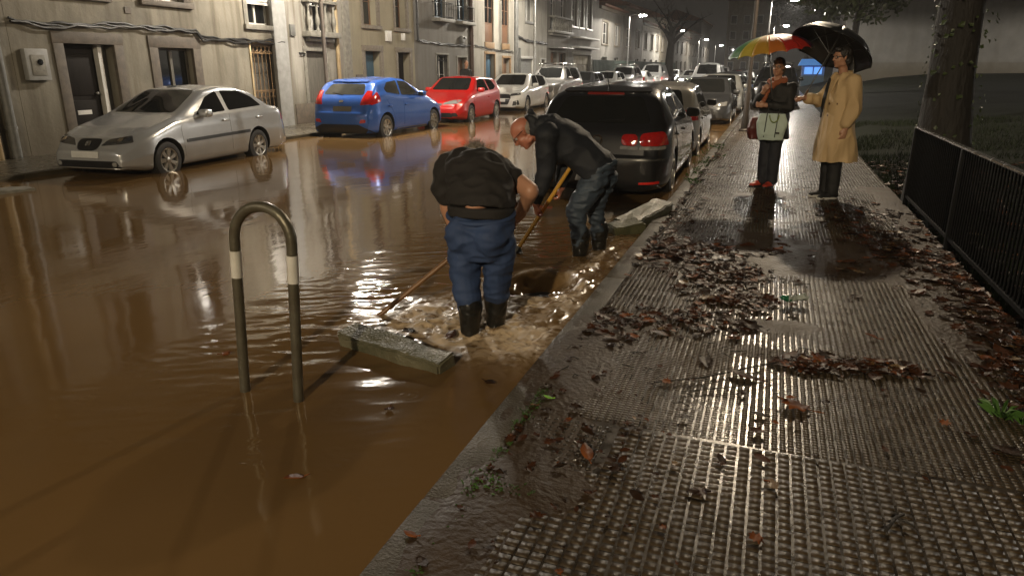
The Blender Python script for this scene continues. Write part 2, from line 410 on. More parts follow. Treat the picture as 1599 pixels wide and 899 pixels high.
# park lawn on the right, climbing gently
lx = np.concatenate([np.linspace(1.5, 6, 46), np.linspace(6.4, 90, 40)]); ly = np.concatenate([np.linspace(-10, 30, 120), np.linspace(31, 140, 40)])
X, Y = np.meshgrid(lx, ly)
def lawn_z(x, y): return -.02+.020*np.maximum(0, x-1.5)+.022*np.maximum(0, y-9)*np.clip((x-1.5)/6,0,1)
lz = lawn_z(X, Y)+.05*(fbm(X*1.2, Y*1.2, 3, 71)-.5)*np.clip((X-1.5)/.6,0,1)
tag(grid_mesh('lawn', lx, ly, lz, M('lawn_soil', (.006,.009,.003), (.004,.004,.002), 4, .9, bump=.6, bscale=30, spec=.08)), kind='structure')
# ================================================================== houses along the left side
HX = -12.1          # facade plane, facing +X
def facade(name, y0, y1, ztop, openings, matr, parent, depth=.30, x=HX):
    """front wall with real openings and reveals; openings = (ya, yb, za, zb)"""
    ys = sorted({y0, y1, *[o[0] for o in openings], *[o[1] for o in openings]})
    zs = sorted({-.15, ztop, *[o[2] for o in openings], *[o[3] for o in openings]})
    # finer rows keep the shading smooth
    b = MB()
    for i in range(len(ys)-1):
        for j in range(len(zs)-1):
            cy = (ys[i]+ys[i+1])/2; cz = (zs[j]+zs[j+1])/2
            if any(o[0] < cy < o[1] and o[2] < cz < o[3] for o in openings): continue
            b.add([(x,ys[i],zs[j]),(x,ys[i+1],zs[j]),(x,ys[i+1],zs[j+1]),(x,ys[i],zs[j+1])], [(0,1,2,3)])
    for (a, c, d, e) in openings:
        b.add([(x,a,d),(x,a,e),(x-depth,a,e),(x-depth,a,d)], [(0,1,2,3)])
        b.add([(x,c,d),(x-depth,c,d),(x-depth,c,e),(x,c,e)], [(0,1,2,3)])
        b.add([(x,a,e),(x,c,e),(x-depth,c,e),(x-depth,a,e)], [(0,1,2,3)])
        b.add([(x,a,d),(x-depth,a,d),(x-depth,c,d),(x,c,d)], [(0,1,2,3)])
    # side and back walls
    xb = x-8
    b.add([(x,y0,-.15),(x,y0,ztop),(xb,y0,ztop),(xb,y0,-.15)], [(0,1,2,3)])
    b.add([(x,y1,-.15),(xb,y1,-.15),(xb,y1,ztop),(x,y1,ztop)], [(0,1,2,3)])
    b.add([(xb,y0,-.15),(xb,y0,ztop),(xb,y1,ztop),(xb,y1,-.15)], [(0,1,2,3)])
    return b.build('wall', matr, parent)

def surround(ya, yb, za, zb, w, matr, parent, x=HX, sill=False, proud=.025):
    b = MB()
    b.bbox(x-.05, x+proud, ya-w, ya+.003, za, zb-.002, .006); b.bbox(x-.05, x+proud, yb-.003, yb+w, za, zb-.002, .006)
    b.bbox(x-.05, x+proud+.004, ya-w-.01, yb+w+.01, zb-.004, zb+w, .006)
    if sill: b.bbox(x-.05, x+proud+.05, ya-w-.03, yb+w+.03, za-.11, za+.002, .008)
    return b.build('stone_surround', matr, parent, 40)

def window(ya, yb, za, zb, parent, frame=None, rows=2, cols=2, x=HX, rec=.16, pane=None, curtain=False, half_blind=None):
    frame = frame or MT['white_paint']
    f = MB(); t = .055; xx = x-rec
    f.box(xx-.05, xx, ya, ya+t, za, zb); f.box(xx-.05, xx, yb-t, yb, za, zb)
    f.box(xx-.05, xx, ya+t, yb-t, za, za+t); f.box(xx-.05, xx, ya+t, yb-t, zb-t, zb)
    for c in range(1, cols):
        yc = ya+(yb-ya)*c/cols; f.box(xx-.047, xx+.006, yc-.035, yc+.035, za+t, zb-t)
    for r in range(1, rows):
        zc = za+(zb-za)*r/rows
        for c in range(cols):
            yl = ya+(yb-ya)*c/cols+(.036 if c else t); yr = ya+(yb-ya)*(c+1)/cols-(.036 if c < cols-1 else t)
            f.box(xx-.043, xx-.008, yl, yr, zc-.012, zc+.012)
    w = f.build('window', frame, parent)
    p = MB(); p.box(xx-.034, xx-.028, ya+.02, yb-.02, za+.02, zb-.02); p.build('pane', pane or MT['night_glass'], w)
    if curtain:
        c = MB(); pts = []
        n = 40
        for k in range(n+1):
            yy = ya+.05+(yb-ya-.1)*k/n; pts.append((xx-.12+.018*math.sin(k*1.7), yy))
        for k in range(n):
            c.add([(*pts[k], za+.06), (*pts[k+1], za+.06), (*pts[k+1], zb-.05), (*pts[k], zb-.05)], [(0,1,2,3)])
        c.build('curtain', MT['curtain'], w)
    return w

def door(ya, yb, za, zb, parent, matr, x=HX, rec=.2, leaves=1, panels=3, letter=False, knob=True):
    b = MB(); xx = x-rec; g = .012
    lw = (yb-ya)/leaves
    for k in range(leaves):
        a = ya+lw*k+g; c = ya+lw*(k+1)-g
        b.box(xx-.05, xx, a, c, za+.01, zb-.01)
        for r in range(panels):
            p0 = za+.15+(zb-za-.25)*r/panels; p1 = za+.15+(zb-za-.25)*(r+1)/panels-.09
            b.bbox(xx-.01, xx+.016, a+.1, c-.1, p0, p1, .012)
    d = b.build('door', matr, parent, 40)
    if knob:
        h = MB(); h.lathe([(.012,0),(.012,.03),(.028,.04),(.032,.055),(.02,.07),(0.002,.073)], 14, Matrix.Translation((xx, yb-.09, za+1.0)) @ Matrix.Rotation(R(90), 4, 'Y'))
        h.build('handle', MT['grey_steel'], d, 40)
    if letter:
        h = MB(); h.bbox(xx+.001, xx+.022, ya+.22, ya+.52, za+.62+.0, za+.70, .005); h.build('letter_plate', MT['white_paint'], d)
    return d

def balusters(ya, yb, zb, h, parent, x=HX, n=4, matr=None, depth=.28, slab=True):
    b = MB()
    if slab: b.bbox(x-.02, x+depth, ya-.08, yb+.08, zb-.14, zb, .015); b.bbox(x-.02, x+depth*.5, ya+.05, yb-.05, zb-.26, zb-.143, .02)
    b.bbox(x+.02, x+depth-.02, ya-.04, yb+.04, zb+h-.09, zb+h, .015)
    prof = [(.045,0),(.05,.05),(.03,.09),(.04,.14),(.065,.22),(.06,.30),(.035,.42),(.028,.55),(.05,.62),(.05,.66)]
    s = (h-.09)/.66
    for k in range(n):
        yy = ya+.06+(yb-ya-.12)*k/(n-1)
        b.lathe([(r, z*s) for r, z in prof], 12, Matrix.Translation((x+depth-.13, yy, zb)))
    return b.build('balustrade', matr or MT['concrete'], parent, 50)

def iron_rail(ya, yb, zb, h, parent, x=HX, depth=.35, slab=None, n=10):
    b = MB()
    for yy in np.linspace(ya, yb, n): b.tube([(x+depth, yy, zb), (x+depth, yy, zb+h)], .009, 6)
    for zz in (zb+.06, zb+h): b.tube([(x, ya, zz), (x+depth, ya, zz), (x+depth, yb, zz), (x, yb, zz)], .012, 6)
    r = b.build('balcony_rail', MT['black_iron'], parent)
    s = MB(); s.bbox(x-.02, x+depth+.05, ya-.08, yb+.08, zb-.12, zb, .015); s.build('balcony_slab', slab or MT['concrete'], parent, 40)
    return r

def grille(ya, yb, za, zb, parent, matr, x=HX, n=8, ornate=True):
    b = MB(); xx = x-.06
    for yy in np.linspace(ya+.02, yb-.02, n): b.tube([(xx, yy, za), (xx, yy, zb-.05)], .011, 6)
    for zz in (za+.08, (za+zb)/2-.1, zb-.22, zb-.03): b.box(xx-.012, xx+.012, ya, yb, zz-.014, zz+.014)
    if ornate:
        st = (yb-ya-.04)/(n-1)
        for k in range(n-1):
            yc = ya+.02+st*(k+.5)
            for zc in (zb-.125, (za+zb)/2-.2):
                b.tube([(xx, yc+st*.42*math.cos(t), zc+.07*math.sin(t)) for t in np.linspace(0, 2*math.pi, 13)], .008, 5, caps=False)
    return b.build('grille', matr, parent)

def pipe(y, z0, z1, parent, matr, r=.05, x=HX+.07, name='drainpipe'):
    b = MB(); b.tube([(x, y, z0), (x, y, z1)], r, 12)
    for z in np.arange(z0+.5, z1, 1.4): b.lathe([(r+.012, 0), (r+.012, .05)], 12, Matrix.Translation((x, y, z)))
    return b.build(name, matr, parent, 40)

def roof(y0, y1, z, parent, over=.45, x=HX):
    b = MB()
    b.add([(x+over,y0,z),(x+over,y1,z),(x-4,y1,z+1.6),(x-4,y0,z+1.6),(x-8.2,y0,z),(x-8.2,y1,z),
           (x+over,y0,z-.12),(x+over,y1,z-.12),(x-8.2,y0,z-.12),(x-8.2,y1,z-.12)],
          [(0,1,2,3),(3,2,5,4),(6,7,1,0),(6,8,9,7),(0,3,4),(1,5,2)])
    o = b.build('roof', MT['roof_tile'], parent)
    g = MB(); g.bbox(x-.02, x+.18, y0+.01, y1-.01, z-.34, z-.125, .03); g.build('cornice', MT['granite'], parent, 40)
    return o

def house(label, y0, y1, ztop, wall_m, ops):
    t = thing('house', label, 'house', (HX, (y0+y1)/2, 0))
    return t
class HB:
    """collects one house: world coordinates are kept by parenting to an Empty with inverse offset"""
    def __init__(s, label, y0, y1, ztop, wallm):
        s.t = thing('house', label, 'house', (0,0,0)); s.y0=y0; s.y1=y1; s.z=ztop; s.w=wallm; s.ops=[]
    def op(s, *o): s.ops.append(o); return o
    def finish(s, roofed=True):
        facade('wall', s.y0+.003, s.y1-.003, s.z, s.ops, s.w, s.t)
        if roofed: roof(s.y0+.003, s.y1-.003, s.z+.12, s.t)
        me_fix(s.t)
def me_fix(t):
    """move the Empty to the foot of its house while the parts stay where they are"""
    mn = Vector((1e9,)*3)
    for c in t.children:
        for v in c.bound_box: mn = Vector((max(-1e9, min(mn.x, v[0])), min(mn.y, v[1]), min(mn.z, v[2])))
    mx = max(v[1] for c in t.children for v in c.bound_box)
    base = Vector((HX, (mn.y+mx)/2, 0)); t.location = base
    for c in t.children: c.location = -base

PL = {
 'ochre': plaster('plaster_ochre', (.225,.205,.16), amount=.95),
 'grey_white': plaster('plaster_greywhite', (.29,.275,.24), amount=.9),
 'cream': plaster('plaster_cream', (.265,.237,.165), amount=.3),
 'grey': plaster('plaster_grey', (.165,.157,.142), amount=.5),
 'pale': plaster('plaster_pale', (.31,.29,.25), amount=.45),
 'white': plaster('plaster_white', (.44,.42,.375), amount=.4),
 'stone': plaster('plaster_stone', (.17,.155,.13), amount=.4),
 'beige': plaster('plaster_beige', (.33,.29,.22), amount=.3),
 'dim': plaster('plaster_dim', (.20,.19,.17), amount=.3),
}
G_, GD = MT['granite'], MT['granite_dark']

# -- house beyond the left picture edge, only its corner strip shows
h = HB('weathered ochre house at the far left edge, beside the dark corner drainpipe', 3.0, 8.85, 6.4, PL['ochre'])
o = h.op(6.8, 7.9, .02, 2.15); door(*o, h.t, MT['dark_wood']); surround(*o, .2, GD, h.t)
o = h.op(4.2, 5.2, .8, 2.1); window(*o, h.t); surround(*o, .16, GD, h.t, sill=True)
o = h.op(6.6, 7.6, 3.0, 4.6); window(*o, h.t); surround(*o, .16, GD, h.t, sill=True)
pipe(8.55, 0, 6.3, h.t, MT['pipe_grey'], .075)
pipe(8.25, 0, 6.3, h.t, MT['pipe_cream'], .06)
h.finish()

# -- stained ochre house behind the silver car
h = HB('stained ochre house with the dark open-edged door and orange grille door behind the silver car', 8.85, 16.22, 6.6, PL['ochre'])
o = h.op(9.82, 10.90, .02, 1.91)
surround(*o, .2, GD, h.t)
door(9.82, 10.60, .02, 1.91, h.t, MT['dark_wood'], letter=True, panels=2)
d = MB(); d.box(HX-.22, HX-.10, 10.615, 10.70, .02, 1.90); d.build('lit_edge_strip', MT['white_paint'], h.t)  # white strip: the lit door edge is put into its colour
d = MB(); d.box(HX-.26, HX-.235, 10.72, 10.895, .02, 1.90); d.build('side_panel', MT['grey_paint'], h.t)
o = h.op(11.96, 12.94, .55, 1.89); surround(*o, .22, GD, h.t, sill=True); window(*o, h.t, MT['grey_wood'], 1, 2, curtain=True)
o = h.op(9.86, 10.75, 2.78, 4.3); surround(*o, .2, GD, h.t, sill=True); window(*o, h.t, MT['grey_wood'], 3, 2)
o = h.op(11.90, 12.85, 2.80, 4.3); surround(*o, .2, GD, h.t, sill=True); window(*o, h.t, MT['white_paint'], 3, 2, curtain=True)
o = h.op(14.85, 15.75, 2.48, 4.2); surround(*o, .14, MT['concrete'], h.t, sill=True); window(*o, h.t, MT['white_paint'], 2, 2)
s = MB()
for k in range(16): s.bbox(HX-.06, HX-.035, 14.88, 15.72, 2.95+k*.075, 3.02+k*.075, .006)
s.build('roller_shutter', MT['white_paint'], h.t)
o = h.op(14.83, 15.93, .02, 2.05); surround(*o, .06, MT['pipe_cream'], h.t); door(*o, h.t, MT['grey_wood'], rec=.24); grille(*o, h.t, MT['ochre_paint'])
b = MB(); b.bbox(HX-.02, HX+.09, 16.23-.55, 16.23-.02, -.1, 6.3, .02); b.build('wall_strip', MT['grey_paint'], h.t, 40)  # flat grey strip raised at the right end of the ochre wall
h.finish()
b = MB(); b.bbox(HX+.002, HX+.11, 9.0, 9.42, 1.28, 1.80, .012); bx = tag(b.build('meter_box', MT['grey_paint'], None, 40), 'grey electricity meter box on the ochre wall left of the dark door', 'meter box')
b = MB(); b.bbox(HX+.111, HX+.122, 9.08, 9.34, 1.36, 1.70, .006); l_ = b.build('lid', MT['concrete'], bx, 40)
b = MB(); b.lathe([(.05,0),(.05,.012),(.03,.016)], 20, Matrix.Translation((HX+.123,9.24,1.58)) @ Matrix.Rotation(R(90),4,'Y')); b.build('dial', MT['night_glass'], l_, 40)
b = MB(); b.bbox(HX+.002, HX+.02, 11.28, 11.42, 2.50, 2.62, .004); tag(b.build('wall_vent', MT['granite_dark']), 'small dark square vent between two upper windows of the ochre house', 'vent')

# -- grey-white narrow house with baluster balcony
h = HB('narrow stained grey-white house with a baluster balcony over a boarded door', 16.22, 19.3, 6.7, PL['grey_white'])
o = h.op(17.05, 18.05, .02, 1.92); surround(*o, .12, MT['concrete'], h.t); door(*o, h.t, MT['grey_wood'], rec=.12, panels=1, knob=False)
o = h.op(17.2, 18.2, 2.42, 4.5); surround(*o, .1, MT['concrete'], h.t); window(*o, h.t, MT['white_paint'], 3, 2, curtain=True)
balusters(17.05, 18.35, 2.42, .82, h.t, n=4)
pipe(18.52, .2, 6.6, h.t, MT['pipe_cream'], .06)
b = MB(); b.bbox(HX-.02, HX+.07, 18.93, 19.27, -.1, 6.5, .02); b.build('wall_strip', MT['concrete'], h.t, 40)
b = MB(); b.bbox(HX-.02, HX+.03, 16.4, 18.9, -.1, .55, .015); b.build('plinth', MT['granite_dark'], h.t, 40)
h.finish()
b = MB(); b.bbox(HX+.002, HX+.05, 16.42, 16.62, 2.28, 2.56, .006); tag(b.build('junction_box', MT['pipe_grey'], None, 40), 'small grey junction box high on the grey-white house left of the balcony', 'junction box')

# -- cream house
h = HB('clean cream house with two tall windows above two deep doorways, behind the blue car', 19.3, 23.45, 6.9, PL['cream'])
o = h.op(20.1, 21.05, .02, 1.98); surround(*o, .17, G_, h.t); door(*o, h.t, MT['blue_wood'], rec=.26, panels=2)
o = h.op(22.2, 23.08, .02, 1.98); surround(*o, .15, G_, h.t); door(*o, h.t, MT['dark_wood'], rec=.26, panels=2)
o = h.op(20.12, 21.0, 2.74, 4.9); surround(*o, .13, G_, h.t, sill=True); window(*o, h.t, MT['brown_wood'], 3, 2, rec=.26)
o = h.op(22.15, 22.95, 2.74, 4.9); surround(*o, .13, G_, h.t, sill=True); window(*o, h.t, MT['brown_wood'], 3, 2, rec=.26)
h.finish()
b = MB(); b.bbox(HX+.002, HX+.05, 19.5, 19.88, .85, 1.28, .008); tag(b.build('meter_box', MT['granite_dark'], None, 40), 'dark low meter cupboard in the cream wall above the blue car', 'meter box')
for (yy, z0, z1, w, lab) in ((21.55, 2.30, 2.62, .28, 'pale junction box on the cream wall between the two doorways'), (22.55, 2.36, 2.58, .14, 'tiny white junction box above the right doorway of the cream house')):
    b = MB(); b.bbox(HX+.002, HX+.1, yy-w/2, yy+w/2, z0, z1, .008); tag(b.build('junction_box', MT['white_paint'], None, 40), lab, 'junction box')

# -- grey house behind the red car
h = HB('plain grey house with two small balconied windows, behind the red car', 23.45, 28.8, 7.0, PL['grey'])
o = h.op(25.2, 26.25, .5, 1.95); surround(*o, .06, MT['concrete'], h.t, sill=True); window(*o, h.t, MT['white_paint'], 2, 2); grille(*o, h.t, MT['black_iron'], n=6)
o = h.op(27.1, 28.05, .02, 1.87); surround(*o, .06, MT['concrete'], h.t); door(*o, h.t, MT['brown_wood'], panels=2)
for a, c in ((25.1, 26.05), (27.15, 28.1)):
    o = h.op(a, c, 3.25, 4.9); surround(*o, .05, MT['concrete'], h.t); window(*o, h.t, MT['blue_wood'], 3, 2, rec=.1)
    iron_rail(a-.12, c+.12, 3.22, .55, h.t, depth=.3, n=9)
pipe(28.45, .8, 6.9, h.t, MT['pipe_brown'], .09)
pipe(28.45, -.1, .8, h.t, MT['black_iron'], .095)
pipe(23.62, 2.4, 6.9, h.t, MT['cable'], .035, name='conduit')
h.finish()
b = MB(); b.bbox(HX+.002, HX+.16, 27.35, 27.6, 2.42, 2.68, .02); b.tube([(HX+.16,27.48,2.6),(HX+.24,27.48,2.62)], .05, 10); tag(b.build('wall_light', MT['grey_steel'], None, 40), 'grey unlit bulkhead lamp on the grey house above its brown door', 'wall lamp')

# -- pale house with tall french windows
h = HB('pale house with tall brown french windows over a blue door, behind the red car bonnet', 28.8, 33.75, 7.1, PL['pale'])
o = h.op(30.1, 31.25, .02, 2.05); surround(*o, .1, MT['ochre_paint'], h.t); door(*o, h.t, MT['blue_wood'], leaves=2, panels=2)
o = h.op(32.3, 33.3, .02, 1.9); surround(*o, .1, MT['ochre_paint'], h.t); door(*o, h.t, MT['brown_wood'], panels=2)
for a, c in ((30.1, 31.15), (32.2, 33.15)):
    o = h.op(a, c, 2.55, 5.3); window(a, c, 3.3, 5.3, h.t, MT['brown_wood'], 3, 2, rec=.06)
    b = MB(); b.bbox(HX-.16, HX-.06, a+.01, c-.01, 2.56, 3.29, .02); b.build('window_panel', MT['brown_wood'], h.t, 40)
    b = MB(); b.bbox(HX-.02, HX+.03, a-.05, c+.05, 2.28, 2.54, .01); b.build('sill_panel', MT['ochre_paint'], h.t, 40)
h.finish()

# -- bright white house by the second lamp
h = HB('bright white house beside the lamp post, with a grey roller shutter at street level', 33.75, 39.2, 7.2, PL['white'])
o = h.op(34.8, 36.8, .3, 1.9); surround(*o, .12, MT['white_paint'], h.t)
s = MB()
for k in range(18): s.bbox(HX-.12, HX-.10, 34.81, 36.79, .32+k*.088, .402+k*.088, .006)
s.build('roller_shutter', MT['grey_paint'], h.t)
o = h.op(38.2, 39.0, .02, 1.9); surround(*o, .06, MT['white_paint'], h.t); door(*o, h.t, MT['white_paint'], panels=2)
o = h.op(35.6, 36.9, 3.7, 5.4); surround(*o, .1, MT['grey_paint'], h.t, sill=True); window(*o, h.t, MT['white_paint'], 1, 2, pane=MT['curtain'])
pipe(33.95, 0, 7.1, h.t, MT['pipe_grey'], .12)
pipe(34.5, 0, 2.4, h.t, MT['pipe_grey'], .07)
h.finish()

# -- dark shop house with a long balcony
h = HB('dark stone shop house with a long stone balcony, right of the white house', 39.2, 43.6, 7.4, PL['stone'])
o = h.op(40.0, 41.2, .02, 2.3); door(*o, h.t, MT['brown_wood'], leaves=2)
o = h.op(41.7, 43.1, .5, 2.3); window(*o, h.t, MT['brown_wood'], 1, 2, curtain=True)
for a in (39.8, 41.9):
    o = h.op(a, a+1.0, 3.5, 5.6); window(*o, h.t, MT['white_paint'], 3, 2)
balusters(39.5, 43.3, 3.45, .75, h.t, n=11, depth=.4)
b = MB(); b.bbox(HX, HX+.55, 39.6, 43.2, 2.5, 2.56, .01); b.build('canopy', MT['grey_steel'], h.t)
h.finish()

# -- garage house
h = HB('house with a wide pale garage door under two narrow awnings, behind the roof-racked car', 43.6, 51.4, 7.4, PL['dim'])
o = h.op(44.8, 49.4, .02, 2.25); surround(*o, .2, MT['concrete'], h.t); door(*o, h.t, PL['beige'], leaves=3, panels=4, knob=False)
for a, c in ((44.2, 45.6), (46.2, 47.2), (48.0, 49.4)):
    o = h.op(a, c, 3.9, 5.9); window(*o, h.t, MT['white_paint'], 2, 2, pane=MT['curtain'] if a != 46.2 else None); surround(*o, .12, MT['white_paint'], h.t, sill=True)
for z in (2.62, 3.2):
    b = MB(); b.bbox(HX, HX+.5, 44.4, 49.8, z, z+.09, .02); b.build('awning', MT['white_paint'], h.t, 40)
h.finish()

# -- the row farther on, smaller in the picture but each a house
for (y0, y1, zt, mk, lab, doors, lit) in (  # lit: only picks white-painted doors
    (51.4, 60.0, 5.6, 'dim', 'low dim grey house behind the green hoarding, next to the garage house', 2, False),
    (60.2, 69.0, 6.2, 'stone', 'dark stone house behind the third lamp post', 2, False),
    (69.2, 80.0, 5.4, 'white', 'pale two-storey house with white double doors left of the bare street tree', 3, True),
    (80.2, 92.0, 6.5, 'beige', 'beige house behind the bare street tree', 3, False),
    (92.2, 106.0, 5.2, 'stone', 'brown low house right of the bare street tree', 3, False),
    (106.2, 122.0, 6.2, 'white', 'farthest white house with tall windows left of the rainbow umbrella', 4, False),
    (122.2, 140.0, 8.5, 'dim', 'tall dim block closing the row of houses at the street end', 4, False)):
    h = HB(lab, y0, y1, zt, PL[mk])
    n = doors; st = (y1-y0)/n
    for k in range(n):
        a = y0+st*(k+.3); c = y0+st*(k+.72)
        if k % 2 == 0:
            o = h.op(a, c, .02, 2.2); door(*o, h.t, MT['grey_wood'] if not lit else MT['white_paint'], leaves=2, knob=False)  # the flag picks white-painted doors in place of grey wood
        else:
            o = h.op(a, c, .8, 2.2); window(*o, h.t)
        o = h.op(a, c, 3.1, 4.6); window(*o, h.t, MT['white_paint'], 2, 2, pane=MT['curtain'] if k % 2 else None); surround(*o, .15, G_, h.t, sill=True)
    h.finish()

# -- block closing the view at the end of the street
t = thing('apartment_block', 'beige apartment block closing the far end of the street above the rainbow umbrella', 'building', (-4, 150, 0))
def far_block(t, x0, x1, y, z, wm, nx, nz, dy=12):
    b = MB(); b.box(x0, x1, 0, dy, -.2, z); b.build('wall', wm, t)
    for i in range(nx):
        for j in range(nz):
            w = (x1-x0)/nx; xa = x0+w*(i+.3); xb = x0+w*(i+.7); za = 1.0+j*2.8
            f = MB(); f.box(xa-.1, xb+.1, -.06, .02, za-.1, za+1.5); ww = f.build('window', MT['white_paint'], t)
            p = MB(); p.box(xa, xb, -.09, -.055, za, za+1.4); p.build('pane', MT['night_glass'], ww)
    b = MB(); b.box(x0-.3, x1+.3, -.4, dy+.3, z, z+.4); b.build('roof', MT['concrete'], t)
far_block(t, -6, 3.5, 0, 13.5, PL['beige'], 4, 4)
# kiosk lit blue at the end of the pavement
t = thing('kiosk', 'small blue-lit kiosk at the far end of the wet pavement, between the two umbrellas', 'kiosk', (2.6, 62, 0))
b = MB(); b.box(-1.1, 1.1, 0, 2, 0, 1.15); b.build('counter', MT['blue_wood'], t)
b = MB(); b.box(-1.1, 1.1, .1, 2, 1.16, 2.2); b.build('back_wall', M('kiosk_blue', (.05,.18,.5), (.04,.13,.4), 5, .4), t)
b = MB(); b.box(-.85, -.05, .05, .095, 1.3, 2.0); b.box(.08, .85, .05, .095, 1.3, 2.0); b.build('window', emit('kiosk_light', (.14,.42,1.0), .28), t)
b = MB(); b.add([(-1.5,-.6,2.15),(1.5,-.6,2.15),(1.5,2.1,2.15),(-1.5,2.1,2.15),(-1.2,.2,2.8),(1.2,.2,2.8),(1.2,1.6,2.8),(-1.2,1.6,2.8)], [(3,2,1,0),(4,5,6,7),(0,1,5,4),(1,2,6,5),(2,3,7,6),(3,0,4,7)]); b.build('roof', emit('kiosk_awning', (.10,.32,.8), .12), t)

t.scale = (.75,.75,.75)
# cables clipped along the facades
def cable(pts, label, r=.016, strands=2):
    b = MB()
    for s in range(strands):
        q = []
        for i in range(len(pts)-1):
            a = Vector(pts[i]); c = Vector(pts[i+1]); n = max(3, int((c-a).length/.12))
            for k in range(n):
                t = k/n; p = a.lerp(c, t); sag = .02*math.sin(p.y*5.3+s*2)+.014*math.sin(p.y*13+s)
                q.append((HX+.03+.02*s+.008*math.sin(p.y*4), p.y, p.z+sag-.03*s))
        q.append((HX+.03, pts[-1][1], pts[-1][2]-.03*s)); b.tube(q, r, 6)
    tag(b.build('cable', MT['cable'], None, 60), label, 'cable')
cable([(0,8.9,2.28),(0,9.6,2.22),(0,11,2.30),(0,13.05,2.28),(0,13.2,2.14),(0,14.6,2.12),(0,16.2,2.16)], 'dark bundled cable drooping above the dark door on the ochre house', .02, 3)
cable([(0,16.75,1.86),(0,17.0,1.84)], 'short cable end on the grey-white wall beside the boarded door')
cable([(0,23.6,2.42),(0,25,2.36),(0,27.2,2.34),(0,28.4,2.36)], 'pale-edged cable run across the grey house over its windows', .022, 2)
cable([(0,28.9,2.38),(0,31,2.25),(0,33.7,2.2)], 'thin cable across the pale house between its storeys')
cable([(0,34.0,3.0),(0,35.5,2.8),(0,39.2,2.75)], 'thick cable bundle across the bright white house', .03, 3)

# green hoarding in front of the far houses
t = thing('hoarding', 'dark green corrugated hoarding along the far left pavement', 'fence', (-11.2, 46.5, 0))
b = MB(); pts = []
for k in range(400):
    yy = k*.1; pts.append((.035*(1 if (k//2)%2 else -1), yy))
for k in range(399): b.add([(*pts[k],0),(*pts[k+1],0),(*pts[k+1],1.95),(*pts[k],1.95)], [(0,1,2,3)])
b.build('sheet', M('hoarding_green', (.035,.05,.04), (.02,.03,.024), 3, .5), t)
for k in range(11):
    b = MB(); b.box(-.12, -.05, k*3.98, k*3.98+.07, 0, 1.97); b.build('post', MT['grey_steel'], t)
# ================================================================== street lamps (the only light of the place)
def lamp_template(height=5.0, arm=.95, pole_m=None):
    t = thing('street_lamp', None, 'street lamp')
    b = MB(); b.tube([(0,0,ROAD if False else 0),(0,0,.9),(0,0,.92),(0,0,height-.05)], [.075,.07,.052,.04], 14); b.build('pole', pole_m or MT['grey_steel'], t, 50)
    b = MB(); b.lathe([(.14,0),(.14,.03),(.09,.06),(.085,.35),(.07,.4)], 18); b.build('base', pole_m or MT['grey_steel'], t, 50)
    b = MB(); b.tube([(0,0,height-.1),(.06,0,height+.0),(.3,0,height+.08),(arm-.25,0,height+.12)], .026, 10); b.build('arm', MT['grey_steel'], t, 50)
    b = MB(); b.bbox(arm-.32, arm+.30, -.15, .15, height+.06, height+.17, .03); hd = b.build('lamp_head', MT['grey_steel'], t, 50)
    b = MB(); b.bbox(arm-.22, arm+.24, -.115, .115, height-.02, height+.064, .02); b.build('lens', MT['lamp_lens'], hd)
    return t
def lamp(x, y, label, watt, col=(1,.88,.70), side=1, arm=.95, height=5.0, spread=178, pole_m=None):
    t = lamp_template(height, arm, pole_m); t.location = (x, y, 0); t.rotation_euler = (0,0,0 if side > 0 else math.pi)
    t['label'] = label; t['group'] = 'street lamps along both pavements'
    li = bpy.data.lights.new('lamp_light', 'SPOT'); li.energy = watt; li.color = col; li.spot_size = R(spread); li.spot_blend = .12; li.shadow_soft_size = .13
    lo = bpy.data.objects.new('lamp_light', li); COL.objects.link(lo); lo.parent = t; lo.location = (arm, 0, height-.05)
    return t
WARM = (1,.80,.52)
lamp(-10.45, 15.5, 'grey street lamp rising between the grey-white house and the blue car', 900, (1,.89,.74), pole_m=MT['dark_post'])
lamp(-10.45, 32.0, 'grey street lamp in front of the bright white house', 700, (1,.91,.76))
lamp(-10.45, 54.0, 'lit street lamp in front of the dark green hoarding', 700, (1,.93,.82))
lamp(-10.45, 78.0, 'lit street lamp beside the bare street tree', 700, (1,.93,.82))
lamp(-10.45, 104.0, 'lit street lamp right of the bare street tree, far along the left pavement', 500, (1,.93,.82))
lamp(-10.45, 132.0, 'farthest street lamp, just left of the rainbow umbrella', 400, (1,.93,.82))
lamp(-10.45, -5.5, 'street lamp on the left pavement short of the ochre house', 200, WARM)
lamp(-.62, 18.6, 'dark slim lamp post beside the woman with the rainbow umbrella', 1300, (1,.80,.55), side=1, arm=.75, height=7.2, pole_m=MT['dark_post'])
lamp(-.70, 44.5, 'pale lamp post rising behind the rainbow umbrella', 800, (1,.93,.82), side=1, arm=1.2)
lamp(-.70, 72.0, 'street lamp far along the right pavement above the black umbrella', 500, (1,.93,.82), side=1, arm=1.0)
lamp(-.70, -10.5, 'street lamp on the right pavement behind the hoop barrier', 2700, WARM, side=1, arm=.75, height=6.4)

